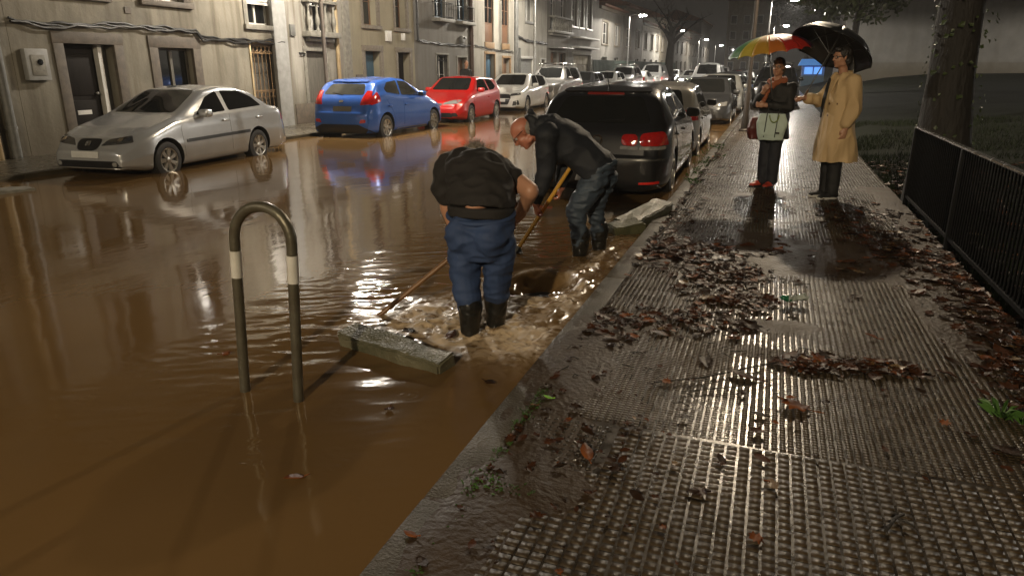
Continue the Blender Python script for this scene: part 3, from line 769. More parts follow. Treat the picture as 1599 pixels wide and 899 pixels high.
# ================================================================== railing on the right
t = thing('railing', 'low black railing with a wet shining top rail along the park edge', 'railing', (1.52, 2.0, 0))
b = MB(); b.bbox(-.022, .022, -4, 7.05, .855, .875, .006); b.build('top_rail', M('wet_rail', (.22,.21,.2), (.12,.115,.11), 15, .16, .3, metal=.8), t, 40)
b = MB(); b.box(-.015, .015, -4, 7.05, .09, .12); b.build('bottom_rail', MT['black_iron'], t)
b = MB()
for yy in np.arange(-3.95, 7.0, .075): b.tube([(0,yy,.12),(0,yy,.855)], .008, 6)
b.build('bars', MT['black_iron'], t); bars = [c for c in t.children if c.name.startswith('bars')][0]; bars['kind'] = 'stuff'
for yy in (-3.98, -1.8, .4, 2.6, 4.8, 7.02):
    b = MB(); b.bbox(-.025, .025, yy-.025, yy+.025, -.05, .854, .005); b.build('post', MT['black_iron'], t, 40)

# ================================================================== trees
def leaf_cloud(b, centre, rad, n, size, flat=.8, seed=0):
    r = np.random.default_rng(seed)
    for i in range(n):
        d = r.normal(size=3); d /= np.linalg.norm(d); rr = rad*r.random()**.45
        c = np.array(centre)+d*rr*np.array([1,1,flat])
        a = Vector(r.normal(size=3)).normalized(); u = a.orthogonal().normalized(); w = a.cross(u); s = size*(.6+.8*r.random())
        c = Vector(c)
        b.add([c-u*s*.5, c+w*s*.32, c+u*s*.6, c-w*s*.32], [(0,1,2,3)])
def tree(label, x, y, z0, h, r, crown=None, leafm=None, bare=False, lean=(0,0), group=None, seed=1, cat='tree', limbs=7, leaf=.16, nleaf=700):
    t = thing('tree', label, cat, (x, y, z0), 0, group)
    rd = random.Random(seed)
    b = MB(); pts = []; rs = []
    for k in range(9):
        f = k/8; pts.append((lean[0]*f*h+.05*math.sin(f*5+seed), lean[1]*f*h+.05*math.cos(f*4+seed), -.15+f*h)); rs.append(r*(1.55 if k == 0 else 1.18 if k == 1 else 1.05-.42*f))
    b.tube(pts, rs, 16)
    # root flare and knots come from the bark bump
    b.build('trunk', MT['bark'], t, 60)
    top = Vector(pts[-1]); br = MB(); ends = []
    for k in range(limbs):
        a = 2*math.pi*k/limbs+rd.random(); s0 = Vector(pts[-1-(k%3)]); L = h*(.35+.25*rd.random())
        p1 = s0+Vector((math.cos(a)*L*.45, math.sin(a)*L*.45, L*.4)); p2 = p1+Vector((math.cos(a+.4)*L*.4, math.sin(a+.4)*L*.4, L*.35))
        br.tube([s0, (s0+p1)/2+Vector((0,0,.1)), p1, p2], [r*.42, r*.34, r*.24, r*.08], 8)
        ends += [p1, p2]
        for q in range(4):
            a2 = a+rd.uniform(-1.2,1.2); p3 = p1.lerp(p2, q/3)+Vector((math.cos(a2)*L*.35, math.sin(a2)*L*.35, L*rd.uniform(.1,.4)))
            br.tube([p1.lerp(p2, q/3), p3], [r*.12, r*.03], 5); ends.append(p3)
            if bare:
                for z in range(3):
                    p4 = p3+Vector((rd.uniform(-.5,.5), rd.uniform(-.5,.5), rd.uniform(.1,.7))); br.tube([p3, p4], [r*.05, r*.02], 4)
    br.build('limbs', MT['bark'], t, 60)
    if not bare:
        c = MB()
        for k, e in enumerate(ends): leaf_cloud(c, e, crown*(.7+.6*rd.random()), nleaf//8, leaf, seed=seed*100+k)
        c.build('crown', leafm, t)
    return t
LEAF = M('tree_leaf', (.055,.08,.022), (.03,.042,.012), 3, .5)
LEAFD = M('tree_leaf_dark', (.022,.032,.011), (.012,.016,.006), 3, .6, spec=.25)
bt = tree('thick ivy-clad tree trunk at the end of the park railing', 1.88, 9.35, 0, 6.0, .25, 1.0, LEAFD, lean=(-.012,.01), seed=3, limbs=8, leaf=.14, nleaf=2600)
iv = MB(); r_ = np.random.default_rng(5)
for k in range(330):
    z = r_.random()**.8*4.2; a = r_.random()*6.28; rad = .25*(1.22-.09*z)+.02+r_.random()*.035
    p = Vector((math.cos(a)*rad-.012*z, math.sin(a)*rad+.01*z, z)); nrm = Vector((math.cos(a), math.sin(a), .3+r_.normal()*.4)).normalized()
    u = nrm.orthogonal().normalized(); w = nrm.cross(u); ang = r_.random()*6.28; u, w = u*math.cos(ang)+w*math.sin(ang), w*math.cos(ang)-u*math.sin(ang); s = .016+.022*r_.random()
    iv.add([p-u*s, p-u*s*.2+w*s*.9+nrm*.01, p+u*s*1.1, p-u*s*.2-w*s*.9+nrm*.01], [(0,1,2,3)])
iv.build('ivy', LEAF, bt)
pt = 'trees standing on the dark lawn'
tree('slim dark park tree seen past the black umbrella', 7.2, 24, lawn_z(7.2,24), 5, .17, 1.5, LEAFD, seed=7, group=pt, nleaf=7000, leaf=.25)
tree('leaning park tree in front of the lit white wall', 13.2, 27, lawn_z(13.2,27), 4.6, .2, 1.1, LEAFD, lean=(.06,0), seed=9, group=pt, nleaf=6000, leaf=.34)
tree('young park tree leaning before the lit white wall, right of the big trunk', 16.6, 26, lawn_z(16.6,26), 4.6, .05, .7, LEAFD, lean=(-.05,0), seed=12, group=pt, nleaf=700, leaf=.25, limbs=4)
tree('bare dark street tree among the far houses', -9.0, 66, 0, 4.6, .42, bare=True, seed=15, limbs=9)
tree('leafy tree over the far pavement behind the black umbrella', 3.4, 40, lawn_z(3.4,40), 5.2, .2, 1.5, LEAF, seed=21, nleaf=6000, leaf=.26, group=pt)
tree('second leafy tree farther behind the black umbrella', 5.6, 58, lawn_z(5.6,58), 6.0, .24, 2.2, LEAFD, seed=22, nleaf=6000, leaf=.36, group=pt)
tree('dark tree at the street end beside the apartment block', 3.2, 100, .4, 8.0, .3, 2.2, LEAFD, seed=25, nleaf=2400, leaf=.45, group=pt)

# white park building wall, brightened by an added lamp at the right
t = thing('park_building', 'long low pale building beyond the dark lawn', 'building', (3.8, 52, lawn_z(14,52)-.4))
b = MB(); b.box(0, 60, 0, 6, 1.0, 7.5); b.build('wall', PL['dim'], t)
b = MB(); b.box(-.05, 60.05, -.08, 6.05, -.5, .998); b.build('plinth', PL['stone'], t)
b = MB(); b.box(-.6, 60.6, -.7, 6.6, 7.502, 7.75); b.build('roof', MT['concrete'], t)

pl_ = lamp(25.5, 46.0, 'unseen park lamp post added beyond the right edge of the lawn to light the white building', 3500, (1,.93,.82), side=1, arm=.6, height=4.2); pl_.location.z = lawn_z(25.5, 46); del pl_['group']  # unseen lamp, added to brighten the building wall behind the trees
# grass blades near the pavement edge
g_ = MB(); V = []; F = []
n = 26000
gx = 1.55+rng.random(n)**1.6*5.5; gy = 5.0+rng.random(n)*17; gz = lawn_z(gx, gy)-.02
dens = fbm(gx*1.3, gy*1.3, 3, 81); k = dens > .42; gx, gy, gz = gx[k], gy[k], gz[k]; n = len(gx)
a = rng.random(n)*6.28; hh = .05+.09*rng.random(n); ww = .006+.004*rng.random(n); ln = rng.normal(size=(n,2))*.04
V = np.stack([np.stack([gx-np.cos(a)*ww, gy-np.sin(a)*ww, gz],-1), np.stack([gx+np.cos(a)*ww, gy+np.sin(a)*ww, gz],-1), np.stack([gx+ln[:,0], gy+ln[:,1], gz+hh],-1)],1).reshape(-1,3)
me = bpy.data.meshes.new('grass'); me.from_pydata(V.tolist(), [], np.arange(3*n).reshape(-1,3).tolist())
tag(link_mesh('grass', me, M('grass_blade', (.016,.026,.006), (.008,.012,.004), 1.2, .7, spec=.1)), 'short wet grass of the dark park lawn', 'grass', kind='stuff')
# ================================================================== cars
def paint(name, c, metal=.35, rough=.32):
    return M(name, c, tuple(x*.86 for x in c), 3, rough, metal=metal, coat=1.0, bump=.035, bscale=260, dist=.004, coatr=.04)
CAR = {
 'glass': M('car_glass', (.010,.011,.011), (.016,.016,.015), 4, .03, spec=.35),
 'well': M('wheel_well', (.006,.006,.006), None, 5, .9),
 'chrome': M('chrome', (.75,.75,.74), (.6,.6,.6), 5, .12, metal=1),
 'rim': M('alloy', (.52,.50,.46), (.4,.38,.34), 5, .28, metal=.85),
 'red': M('red_lens', (.50,.012,.008), (.32,.008,.006), 30, .12, coat=1, spec=.6),
 'clear': M('clear_lens', (.42,.42,.40), (.22,.22,.21), 30, .1, metal=.3, coat=1),
 'dark_lens': M('dark_lens', (.06,.06,.06), (.03,.03,.03), 20, .1, coat=1),
 'plate': M('plate_white', (.62,.62,.60), (.5,.5,.48), 5, .4),
 'black': MT['plastic_black'],
}
REDLIT = emit('brake_light', (1.0,.02,.015), 9); WHITELIT = emit('headlight_on', (1,.95,.85), 30)

def gsmooth(y, sig, dx):
    n = int(4*sig/dx)+1; k = np.exp(-.5*((np.arange(-n, n+1)*dx)/sig)**2); k /= k.sum()
    return np.convolve(np.concatenate([np.full(n, y[0]), y, np.full(n, y[-1])]), k, 'valid')

class Shell:
    """body surface lofted from side-view profiles: s = distance behind the front bumper"""
    def __init__(S, L, W, top, belt, bottom=((0,.22),(.4,.17),(9,.17)), tumble=.34, plan=None, sig=.035, tail_plan=.14, nose_plan=.22):
        S.L, S.W = L, W
        x = np.arange(0, L+.005, .01); S.x = x
        pl = lambda P, sg: gsmooth(np.interp(x, [p[0] for p in P], [p[1] for p in P]), sg, .01)
        S.T = pl(top, sig); S.B = pl(belt, .06); S.Z = pl([(p[0] if p[0] < 9 else L, p[1]) for p in bottom], .05)
        S.B = np.minimum(S.B, S.T-.012)
        w = np.ones_like(x)
        w -= nose_plan*np.clip(1-x/.62, 0, 1)**2.3; w -= tail_plan*np.clip(1-(L-x)/.5, 0, 1)**2.3
        S.w = w*W/2; S.tumble = tumble
    def at(S, s):
        f = lambda a: float(np.interp(s, S.x, a)); return f(S.T), f(S.B), f(S.Z), f(S.w)
    def section(S, s):
        T, B, Z, w = S.at(s); h = T-B; wb = w*.955; d = B-Z; tu = S.tumble
        P = [(0,Z),(.80*w,Z),(.94*w,Z+.035),(.985*w,Z+.20*d),(w,Z+.48*d),(.992*w,Z+.62*d),(.978*w,B-.10*d),(wb,B)]
        hh = min(h, 2)
        k = min(1, max(0, (hh-.05)/.25))                       # 0 on the bonnet, 1 in the cabin
        wg = wb - tu*hh
        P += [(wb-.012-.22*tu*hh, B+.25*hh), (wg+.18*tu*hh-.02-.04*(1-k), B+.8*hh), (wg-.125-.085*(1-k), B+.945*hh), (wg*.5, T-.020*k), (0, T)]
        return P
    def smooth_section(S, s, n=5):
        P = [np.array(p) for p in S.section(s)]
        Q = [P[0]*np.array([-1,1]) if False else 2*P[0]-P[1]] + P + [np.array([-P[-2][0], P[-2][1]])]
        out = []
        for i in range(1, len(Q)-2):
            p0, p1, p2, p3 = Q[i-1], Q[i], Q[i+1], Q[i+2]
            for k in range(n):
                t = k/n
                # damped catmull-rom
                m1 = (p2-p0)*.38; m2 = (p3-p1)*.38
                out.append((2*t**3-3*t**2+1)*p1+(t**3-2*t**2+t)*m1+(-2*t**3+3*t**2)*p2+(t**3-t**2)*m2)
        out.append(P[-1]); return out
    def mesh(S):
        ss = np.unique(np.concatenate([np.linspace(0,.7,22), np.linspace(.7,S.L-.9,40), np.linspace(S.L-.9,S.L,34)]))
        V = []; F = []; n = None
        for s in ss:
            sec = S.smooth_section(s)
            ring = [(S.L/2-s, p[0], p[1]) for p in sec] + [(S.L/2-s, -p[0], p[1]) for p in sec[-2:0:-1]]
            n = len(ring); V += ring
        for i in range(len(ss)-1):
            for k in range(n): F.append((i*n+k, (i+1)*n+k, (i+1)*n+(k+1)%n, i*n+(k+1)%n))
        # rounded closing rings front and rear
        for end, sgn in ((0, 1), (len(ss)-1, -1)):
            base = [Vector(V[end*n+k]) for k in range(n)]; c = sum(base, Vector())/n; c.z = (base[0].z+base[n//2].z)/2
            prev = [end*n+k for k in range(n)]
            for sc, off in ((.93,.022),(.75,.036),(.4,.044)):
                st = len(V)
                for p in base:
                    q = c+(p-c)*sc; V.append((base[0].x+sgn*off, q.y, q.z))
                cur = [st+k for k in range(n)]
                for k in range(n):
                    a, b_, c_, d_ = prev[k], prev[(k+1)%n], cur[(k+1)%n], cur[k]
                    F.append((a,b_,c_,d_) if sgn > 0 else (d_,c_,b_,a))
                prev = cur
            st = len(V); V.append((base[0].x+sgn*.046, 0, c.z))
            for k in range(n): F.append((prev[k], prev[(k+1)%n], st) if sgn > 0 else (prev[(k+1)%n], prev[k], st))
        me = bpy.data.meshes.new('body'); me.from_pydata([tuple(map(float, v)) for v in V], [], F)
        bm = bmesh.new(); bm.from_mesh(me); bmesh.ops.remove_doubles(bm, verts=bm.verts, dist=1e-5); bmesh.ops.recalc_face_normals(bm, faces=bm.faces)
        S.bvh = BVHTree.FromBMesh(bm); bm.to_mesh(me); bm.free(); me.update()
        return me

def rounded(poly, r=.03, n=4):
    out = []; N = len(poly)
    for i in range(N):
        p = Vector(poly[i]); a = Vector(poly[i-1]); c = Vector(poly[(i+1)%N])
        ra = min(r, (a-p).length*.45); rc = min(r, (c-p).length*.45)
        p0 = p+(a-p).normalized()*ra; p2 = p+(c-p).normalized()*rc
        for k in range(n+1):
            t = k/n; out.append(tuple((1-t)**2*p0+2*t*(1-t)*p+t*t*p2))
    return out

def patch(name, bvh, poly, axis, matr, parent, off=.004, step=.06, rnd=.03, bulge=0.0, skirt=.012):
    """panel moulded over the body: poly in (x,z) for axis ±y, (y,z) for axis ±x, (x,y) for +z"""
    if rnd: poly = rounded(poly, rnd)
    ax, sg = axis[1], 1 if axis[0] == '+' else -1
    bm = bmesh.new()
    vs = [bm.verts.new((p[0], p[1], 0)) for p in poly]; f = bm.faces.new(vs)
    for i in (0, 1):
        lo = min(p[i] for p in poly); hi = max(p[i] for p in poly); n = max(1, int(round((hi-lo)/step)))
        for k in range(1, n):
            co = [0,0,0]; no = [0,0,0]; co[i] = lo+(hi-lo)*k/n; no[i] = 1
            bmesh.ops.bisect_plane(bm, geom=bm.verts[:]+bm.edges[:]+bm.faces[:], plane_co=co, plane_no=no, dist=1e-6)
    cx = sum(p[0] for p in poly)/len(poly); cy = sum(p[1] for p in poly)/len(poly)
    rx = max(abs(p[0]-cx) for p in poly)+1e-6; ry = max(abs(p[1]-cy) for p in poly)+1e-6
    bad = []
    for v in bm.verts:
        a, b = v.co.x, v.co.y
        if ax == 'y': o = Vector((a, 5*sg, b)); d = Vector((0,-sg,0))
        elif ax == 'x': o = Vector((6*sg, a, b)); d = Vector((-sg,0,0))
        else: o = Vector((a, b, 5)); d = Vector((0,0,-1))
        h, nn, _, _ = bvh.ray_cast(o, d)
        e = max(0, 1-((a-cx)/rx)**2)*max(0, 1-((b-cy)/ry)**2)
        if h is None: bad.append(v); continue
        if nn.dot(d) > 0: nn = -nn
        v.co = h + nn*off - d*bulge*e
    if bad: bmesh.ops.delete(bm, geom=bad, context='VERTS')
    if not bm.faces: bm.free(); return None
    D = Vector((0,sg,0)) if ax == 'y' else Vector((sg,0,0)) if ax == 'x' else Vector((0,0,1))
    bm.normal_update()
    if sum((f.normal.dot(D)*f.calc_area() for f in bm.faces)) < 0:
        bmesh.ops.reverse_faces(bm, faces=bm.faces)
    bm.normal_update()
    be = [e for e in bm.edges if e.is_boundary]
    nrm = {v: v.normal.copy() for e in be for v in e.verts}
    r = bmesh.ops.extrude_edge_only(bm, edges=be)
    nv = [g for g in r['geom'] if isinstance(g, bmesh.types.BMVert)]
    src = list(nrm.items())
    for v in nv:
        s = min(src, key=lambda q: (q[0].co-v.co).length_squared); v.co = v.co - s[1]*skirt
    bmesh.ops.recalc_face_normals(bm, faces=bm.faces)
    if sum((f.normal.dot(D)*f.calc_area() for f in bm.faces)) < 0: bmesh.ops.reverse_faces(bm, faces=bm.faces)
    me = bpy.data.meshes.new(name); bm.to_mesh(me); bm.free()
    return link_mesh(name, me, matr, parent, 45)

def wheel(parent, x, y, r, side, spokes=7, rimm=None, w=.19):
    T = Matrix.Translation((x, y, r)) @ Matrix.Rotation(R(-90*side), 4, 'X')     # local +z points outwards
    b = MB(); b.lathe([(r*.60,-w/2),(r*.93,-w/2),(r,-w/2+.03),(r,w/2-.035),(r*.965,w/2-.008),(r*.80,w/2+.004),(r*.66,w/2-.004),(r*.62,w/2-.03)], 36, T)
    ty = b.build('wheel', MT['rubber'], parent, 40)
    b = MB(); b.lathe([(r*.66,w/2-.003),(r*.655,w/2+.006),(r*.60,w/2+.002),(r*.58,w/2-.05)], 36, T, cap=False)
    for k in range(spokes):
        a = 2*math.pi*k/spokes; Rt = T @ Matrix.Rotation(a, 4, 'Z')
        vs = [Rt @ Vector(p) for p in ((r*.06,-.020,w/2-.012),(r*.6,-.036,w/2-.004),(r*.6,.036,w/2-.004),(r*.06,.020,w/2-.012),(r*.06,-.03,w/2-.05),(r*.6,-.05,w/2-.04),(r*.6,.05,w/2-.04),(r*.06,.03,w/2-.05))]
        b.add(vs, [(0,1,2,3),(0,4,5,1),(2,6,7,3),(1,5,6,2)])
    b.lathe([(r*.19,w/2-.03),(r*.17,w/2-.002),(r*.06,w/2+.004),(.001,w/2+.004)], 20, T)
    b.build('rim', rimm or CAR['rim'], ty, 40)
    b = MB(); b.lathe([(r*.585,w/2-.06),(.001,w/2-.062)], 24, T); b.build('brake_disc', CAR['well'], ty)
    return ty

def mirror(parent, x, y, z, side, matr):
    b = MB(); b.bbox(x-.10, x+.06, min(y, y+side*.2), max(y, y+side*.2), z-.02, z+.115, .045); m_ = b.build('mirror', matr, parent, 60)
    b = MB(); b.box(x-.108, x-.101, min(y+side*.03, y+side*.17), max(y+side*.03, y+side*.17), z+.005, z+.095); b.build('mirror_glass', CAR['glass'], m_)
    return m_

def build_car(label, cat_loc, rz, spec, scale=1.0, group=None, name='parked_car'):
    g = spec.get
    L, Wd = spec['L'], spec['W']
    S = Shell(L, Wd, spec['top'], spec['belt'], spec.get('bottom', ((0,.24),(.4,.17),(9,.19))), spec.get('tumble', .34), sig=spec.get('sig',.035), tail_plan=g('tail_plan',.14), nose_plan=g('nose_plan',.24))
    t = thing(name, label, 'car', cat_loc, rz, group); t.scale = (scale,)*3
    me = S.mesh(); pm = spec['paint']
    body = link_mesh('body', me, [pm, CAR['well']], t)
    r = spec.get('r', .30); X = lambda s: L/2-s
    fw, rw = spec['axles']
    # wheel arches
    cut = MB()
    for s in (fw, rw):
        for sd in (1, -1):
            cut.lathe([(r+.055,0),(r+.055,.30)], 40, Matrix.Translation((X(s), sd*(Wd/2-.26), r+.01)) @ Matrix.Rotation(R(-90*sd), 4, 'X'))
    co = cut.build('cutter', [CAR['well']], t)
    md = body.modifiers.new('arch', 'BOOLEAN'); md.operation = 'DIFFERENCE'; md.object = co; md.solver = 'EXACT'
    try: md.material_mode = 'TRANSFER'
    except Exception: pass
    dg = bpy.context.evaluated_depsgraph_get(); ev = bpy.data.meshes.new_from_object(body.evaluated_get(dg))
    body.modifiers.clear(); body.data = ev; bpy.data.objects.remove(co)
    ev.polygons.foreach_set('use_smooth', np.ones(len(ev.polygons), bool)); ev.set_sharp_from_angle(angle=R(38))
    B = S.bvh; GL = spec.get('glass', CAR['glass'])
    # glass
    for sd in ('+y', '-y'):
        for poly in spec['side_windows']: patch('side_window', B, [(X(s), z) for s, z in poly], sd, GL, t, .004, rnd=.04)
        for poly in spec['doors']:
            d = patch('door', B, [(X(s), z) for s, z in poly], sd, pm, t, .0045, rnd=.05, step=.09, skirt=.010)
            xs = max(p[0] for p in poly); z = spec.get('handle_z', .78); s_h = xs-.14
            h, nn, _, _ = B.ray_cast(Vector((X(s_h), 5 if sd == '+y' else -5, z)), Vector((0, -1 if sd == '+y' else 1, 0)))
            if h is not None and d is not None:
                q = 1 if sd == '+y' else -1
                hb = MB(); hb.bbox(h.x-.10, h.x+.07, h.y+q*.004 if q > 0 else h.y-.036, h.y+.036 if q > 0 else h.y-.004, z-.016, z+.018, .012); hb.build('handle', spec.get('handle_m', pm), d, 60)
        if 'strip' in spec:
            s0, s1, z0, z1 = spec['strip']; patch('trim_strip', B, [(X(s0),z0),(X(s1),z0+.03),(X(s1),z1+.03),(X(s0),z1)], sd, MT['plastic_black'], t, .012, rnd=.015, skirt=.02)
    patch('windscreen', B, spec['windscreen'], '+x', GL, t, .004, rnd=.07)
    patch('rear_window', B, spec['rear_window'], '-x', GL, t, .004, rnd=.07)
    for nm, ax, poly, m, kw in spec['pieces']:
        reps = [poly]
        if kw.get('both'): reps.append([(-a, z) for a, z in poly][::-1])
        for q in reps:
            o = patch(nm, B, q, ax, m, t, kw.get('off', .006), rnd=kw.get('rnd', .03), bulge=kw.get('bulge', 0), step=kw.get('step', .06))
    for nm, ax, poly, m in spec.get('side_pieces', []):
        for sd in ('+y', '-y'): patch(nm, B, [(X(s), z) for s, z in poly], sd, m, t, .008, rnd=.03, step=.05)
    ms, mz = spec['mirror']
    for sd in (1, -1): mirror(t, X(ms), sd*(S.at(ms)[3]*.955-.02), mz, sd, spec.get('mirror_m', pm))
    for s in (fw, rw):
        for sd in (1, -1): wheel(t, X(s), sd*(Wd/2-.115), r, sd, spec.get('spokes', 7), spec.get('rim'))
    t['_bvh'] = 0; del t['_bvh']
    return t, S

def badge_ring(parent, x, y, z, r, tilt=0, name='badge', letters=None, axis=1):
    b = MB(); T = Matrix.Translation((x, y, z)) @ Matrix.Rotation(R(tilt), 4, 'Y')
    b.tube([T @ Vector((0, r*math.cos(a), r*math.sin(a))) for a in np.linspace(0, 2*math.pi, 25)], .006, 6, caps=False)
    for st in (letters or []):
        b.tube([T @ Vector((0, p[0]*r*axis, p[1]*r)) for p in st], .005, 5)
    return b.build(name, CAR['chrome'], parent, 60)

def hatch(L=3.95, W=1.70, H=1.46, nose=.70, cowl=1.05, base_front=.98, roof0=1.85, tail=.58, paint_m=None, **kw):
    """five-door hatchback profile; nose = bonnet lip height"""
    top = [(0,.52),(.04,nose-.06),(.14,nose),(base_front,cowl-.06),(base_front+.08,cowl-.02),(roof0,H-.03),(roof0+.45,H),(L-.62,H-.07),(L-.42,H-.12),(L-.13,1.02),(L-.03,.92),(L,.60)]
    belt = [(0,.46),(.3,nose-.04),(base_front,cowl-.14),(2.2,cowl-.12),(L-.4,cowl-.02),(L-.1,.93),(L,.55)]
    d = dict(L=L, W=W, top=top, belt=belt, axles=(.78, L-.68), r=.30, paint=paint_m,
        side_windows=[[(base_front+.42,cowl-.06),(roof0-.02,H-.115),(roof0+.42,H-.09),(roof0+.44,cowl-.06)], [(roof0+.53,cowl-.06),(roof0+.51,H-.09),(L-.78,H-.13),(L-.66,cowl+.05),(L-.98,cowl-.05)]],
        doors=[[(base_front+.06,.30),(base_front+.02,cowl-.16),(base_front+.36,cowl-.10),(roof0+.47,cowl-.10),(roof0+.47,.30)], [(roof0+.485,.30),(roof0+.485,cowl-.10),(L-.72,cowl-.08),(L-1.02,.62),(L-1.10,.30)]],
        windscreen=[(-.60,cowl+.0),(.60,cowl+.0),(.50,H-.075),(-.50,H-.075)],
        rear_window=[(-.55,1.02),(.55,1.02),(.44,H-.15),(-.44,H-.15)],
        mirror=(base_front+.52, cowl-.05), handle_z=cowl-.24, pieces=[])
    d.update(kw); return d

def std_pieces(front_w=.78, hl_z=.62, tl_z=(.72,.98), plate_z=.45, dark=MT['plastic_black'], tl_w=(.50,.74), rear_plate_z=.70):
    return [
     ('headlight','+x',[(.36,hl_z-.05),(front_w-.10,hl_z-.02),(front_w-.09,hl_z+.10),(.50,hl_z+.06)],CAR['clear'],dict(both=True,bulge=.01)),
     ('grille','+x',[(-.30,hl_z-.10),(.30,hl_z-.10),(.33,hl_z+.02),(-.33,hl_z+.02)],dark,{}),
     ('air_intake','+x',[(-.50,.27),(.50,.27),(.46,.40),(-.46,.40)],dark,{}),
     ('plate','+x',[(-.26,plate_z-.055),(.26,plate_z-.055),(.26,plate_z+.055),(-.26,plate_z+.055)],CAR['plate'],dict(off=.014,rnd=.008)),
     ('tail_light','-x',[(tl_w[0],tl_z[0]),(tl_w[1],tl_z[0]+.03),(tl_w[1]-.02,tl_z[1]),(tl_w[0]+.08,tl_z[1]-.04)],CAR['red'],dict(both=True,bulge=.012,off=.008)),
     ('plate','-x',[(-.26,rear_plate_z-.055),(.26,rear_plate_z-.055),(.26,rear_plate_z+.055),(-.26,rear_plate_z+.055)],CAR['plate'],dict(off=.014,rnd=.008)),
     ('bumper_insert','-x',[(-.62,.26),(.62,.26),(.58,.38),(-.58,.38)],dark,{}),
    ]

GROUPL = 'cars parked along the left kerb'; GROUPR = 'cars parked along the right kerb'; GROUPM = 'far cars in the street'
DN, UP = R(-90), R(90)          # nose towards the camera (-Y) / away (+Y)

# ---- silver saloon
sp = dict(L=4.35, W=1.69,
  top=[(0,.50),(.04,.60),(.16,.70),(.55,.84),(1.12,.98),(1.20,1.00),(2.02,1.40),(2.5,1.46),(3.0,1.43),(3.35,1.33),(3.78,1.06),(3.92,1.02),(4.22,1.00),(4.33,.94),(4.35,.62)],
  belt=[(0,.46),(.3,.66),(1.1,.90),(2.2,.95),(3.5,.99),(4.1,.96),(4.35,.58)], axles=(.80, 3.27), r=.30, paint=paint('silver_paint', (.50,.515,.53), .5, .27),
  side_windows=[[(1.62,.975),(2.02,1.26),(2.34,1.35),(2.40,1.00)], [(2.50,1.005),(2.46,1.355),(2.95,1.34),(3.28,1.22),(3.50,1.05)]],
  doors=[[(1.20,.30),(1.16,.82),(1.45,.93),(2.44,.965),(2.44,.30)], [(2.455,.30),(2.455,.965),(3.45,.99),(3.20,.66),(3.02,.62),(2.90,.30)]],
  windscreen=[(-.62,1.03),(.62,1.03),(.50,1.375),(-.50,1.375)], rear_window=[(-.55,1.09),(.55,1.09),(.45,1.33),(-.45,1.33)],
  mirror=(1.72,.95), handle_z=.84, strip=(1.25,3.0,.545,.60), spokes=7, pieces=[
   ('headlight','+x',[(.24,.585),(.72,.635),(.66,.735),(.34,.68)],CAR['dark_lens'],dict(both=True,bulge=.012)),
   ('headlamp_bulb','+x',[(.50,.645),(.58,.65),(.58,.70),(.50,.695)],CAR['chrome'],dict(both=True,bulge=.02,rnd=.04,off=.012)),
   ('headlamp_bulb','+x',[(.62,.655),(.68,.66),(.68,.705),(.62,.70)],CAR['chrome'],dict(both=True,bulge=.02,rnd=.04,off=.012)),
   ('grille','+x',[(-.20,.52),(.20,.52),(.23,.685),(-.23,.685)],MT['plastic_black'],dict(rnd=.08)),
   ('badge','+x',[(-.05,.575),(.05,.575),(.05,.645),(-.05,.645)],CAR['chrome'],dict(off=.02,rnd=.03)),
   ('air_intake','+x',[(-.62,.26),(.62,.26),(.56,.365),(-.56,.365)],MT['plastic_black'],{}),
   ('fog_lamp','+x',[(.49,.285),(.57,.285),(.57,.35),(.49,.35)],CAR['clear'],dict(both=True,rnd=.04,off=.012)),
   ('bumper_lip','+x',[(-.66,.225),(.66,.225),(.66,.25),(-.66,.25)],CAR['rim'],dict(rnd=.01,off=.012)),
   ('plate','+x',[(-.26,.41),(.26,.41),(.26,.50),(-.26,.50)],CAR['plate'],dict(off=.016,rnd=.008)),
   ('tail_light','-x',[(.46,.72),(.72,.74),(.68,.92),(.50,.90)],CAR['red'],dict(both=True,bulge=.01,off=.008)),
   ('plate','-x',[(-.26,.62),(.26,.62),(.26,.72),(-.26,.72)],CAR['plate'],dict(off=.014,rnd=.008))],
  side_pieces=[('tail_light','y',[(4.10,.74),(4.27,.76),(4.25,.90),(4.14,.92)],CAR['red'])])
build_car('silver four-door saloon parked nose to camera before the dark open-edged door', (-9.50, 9.70, ROAD+.02), DN+R(4), sp, .93, GROUPL)

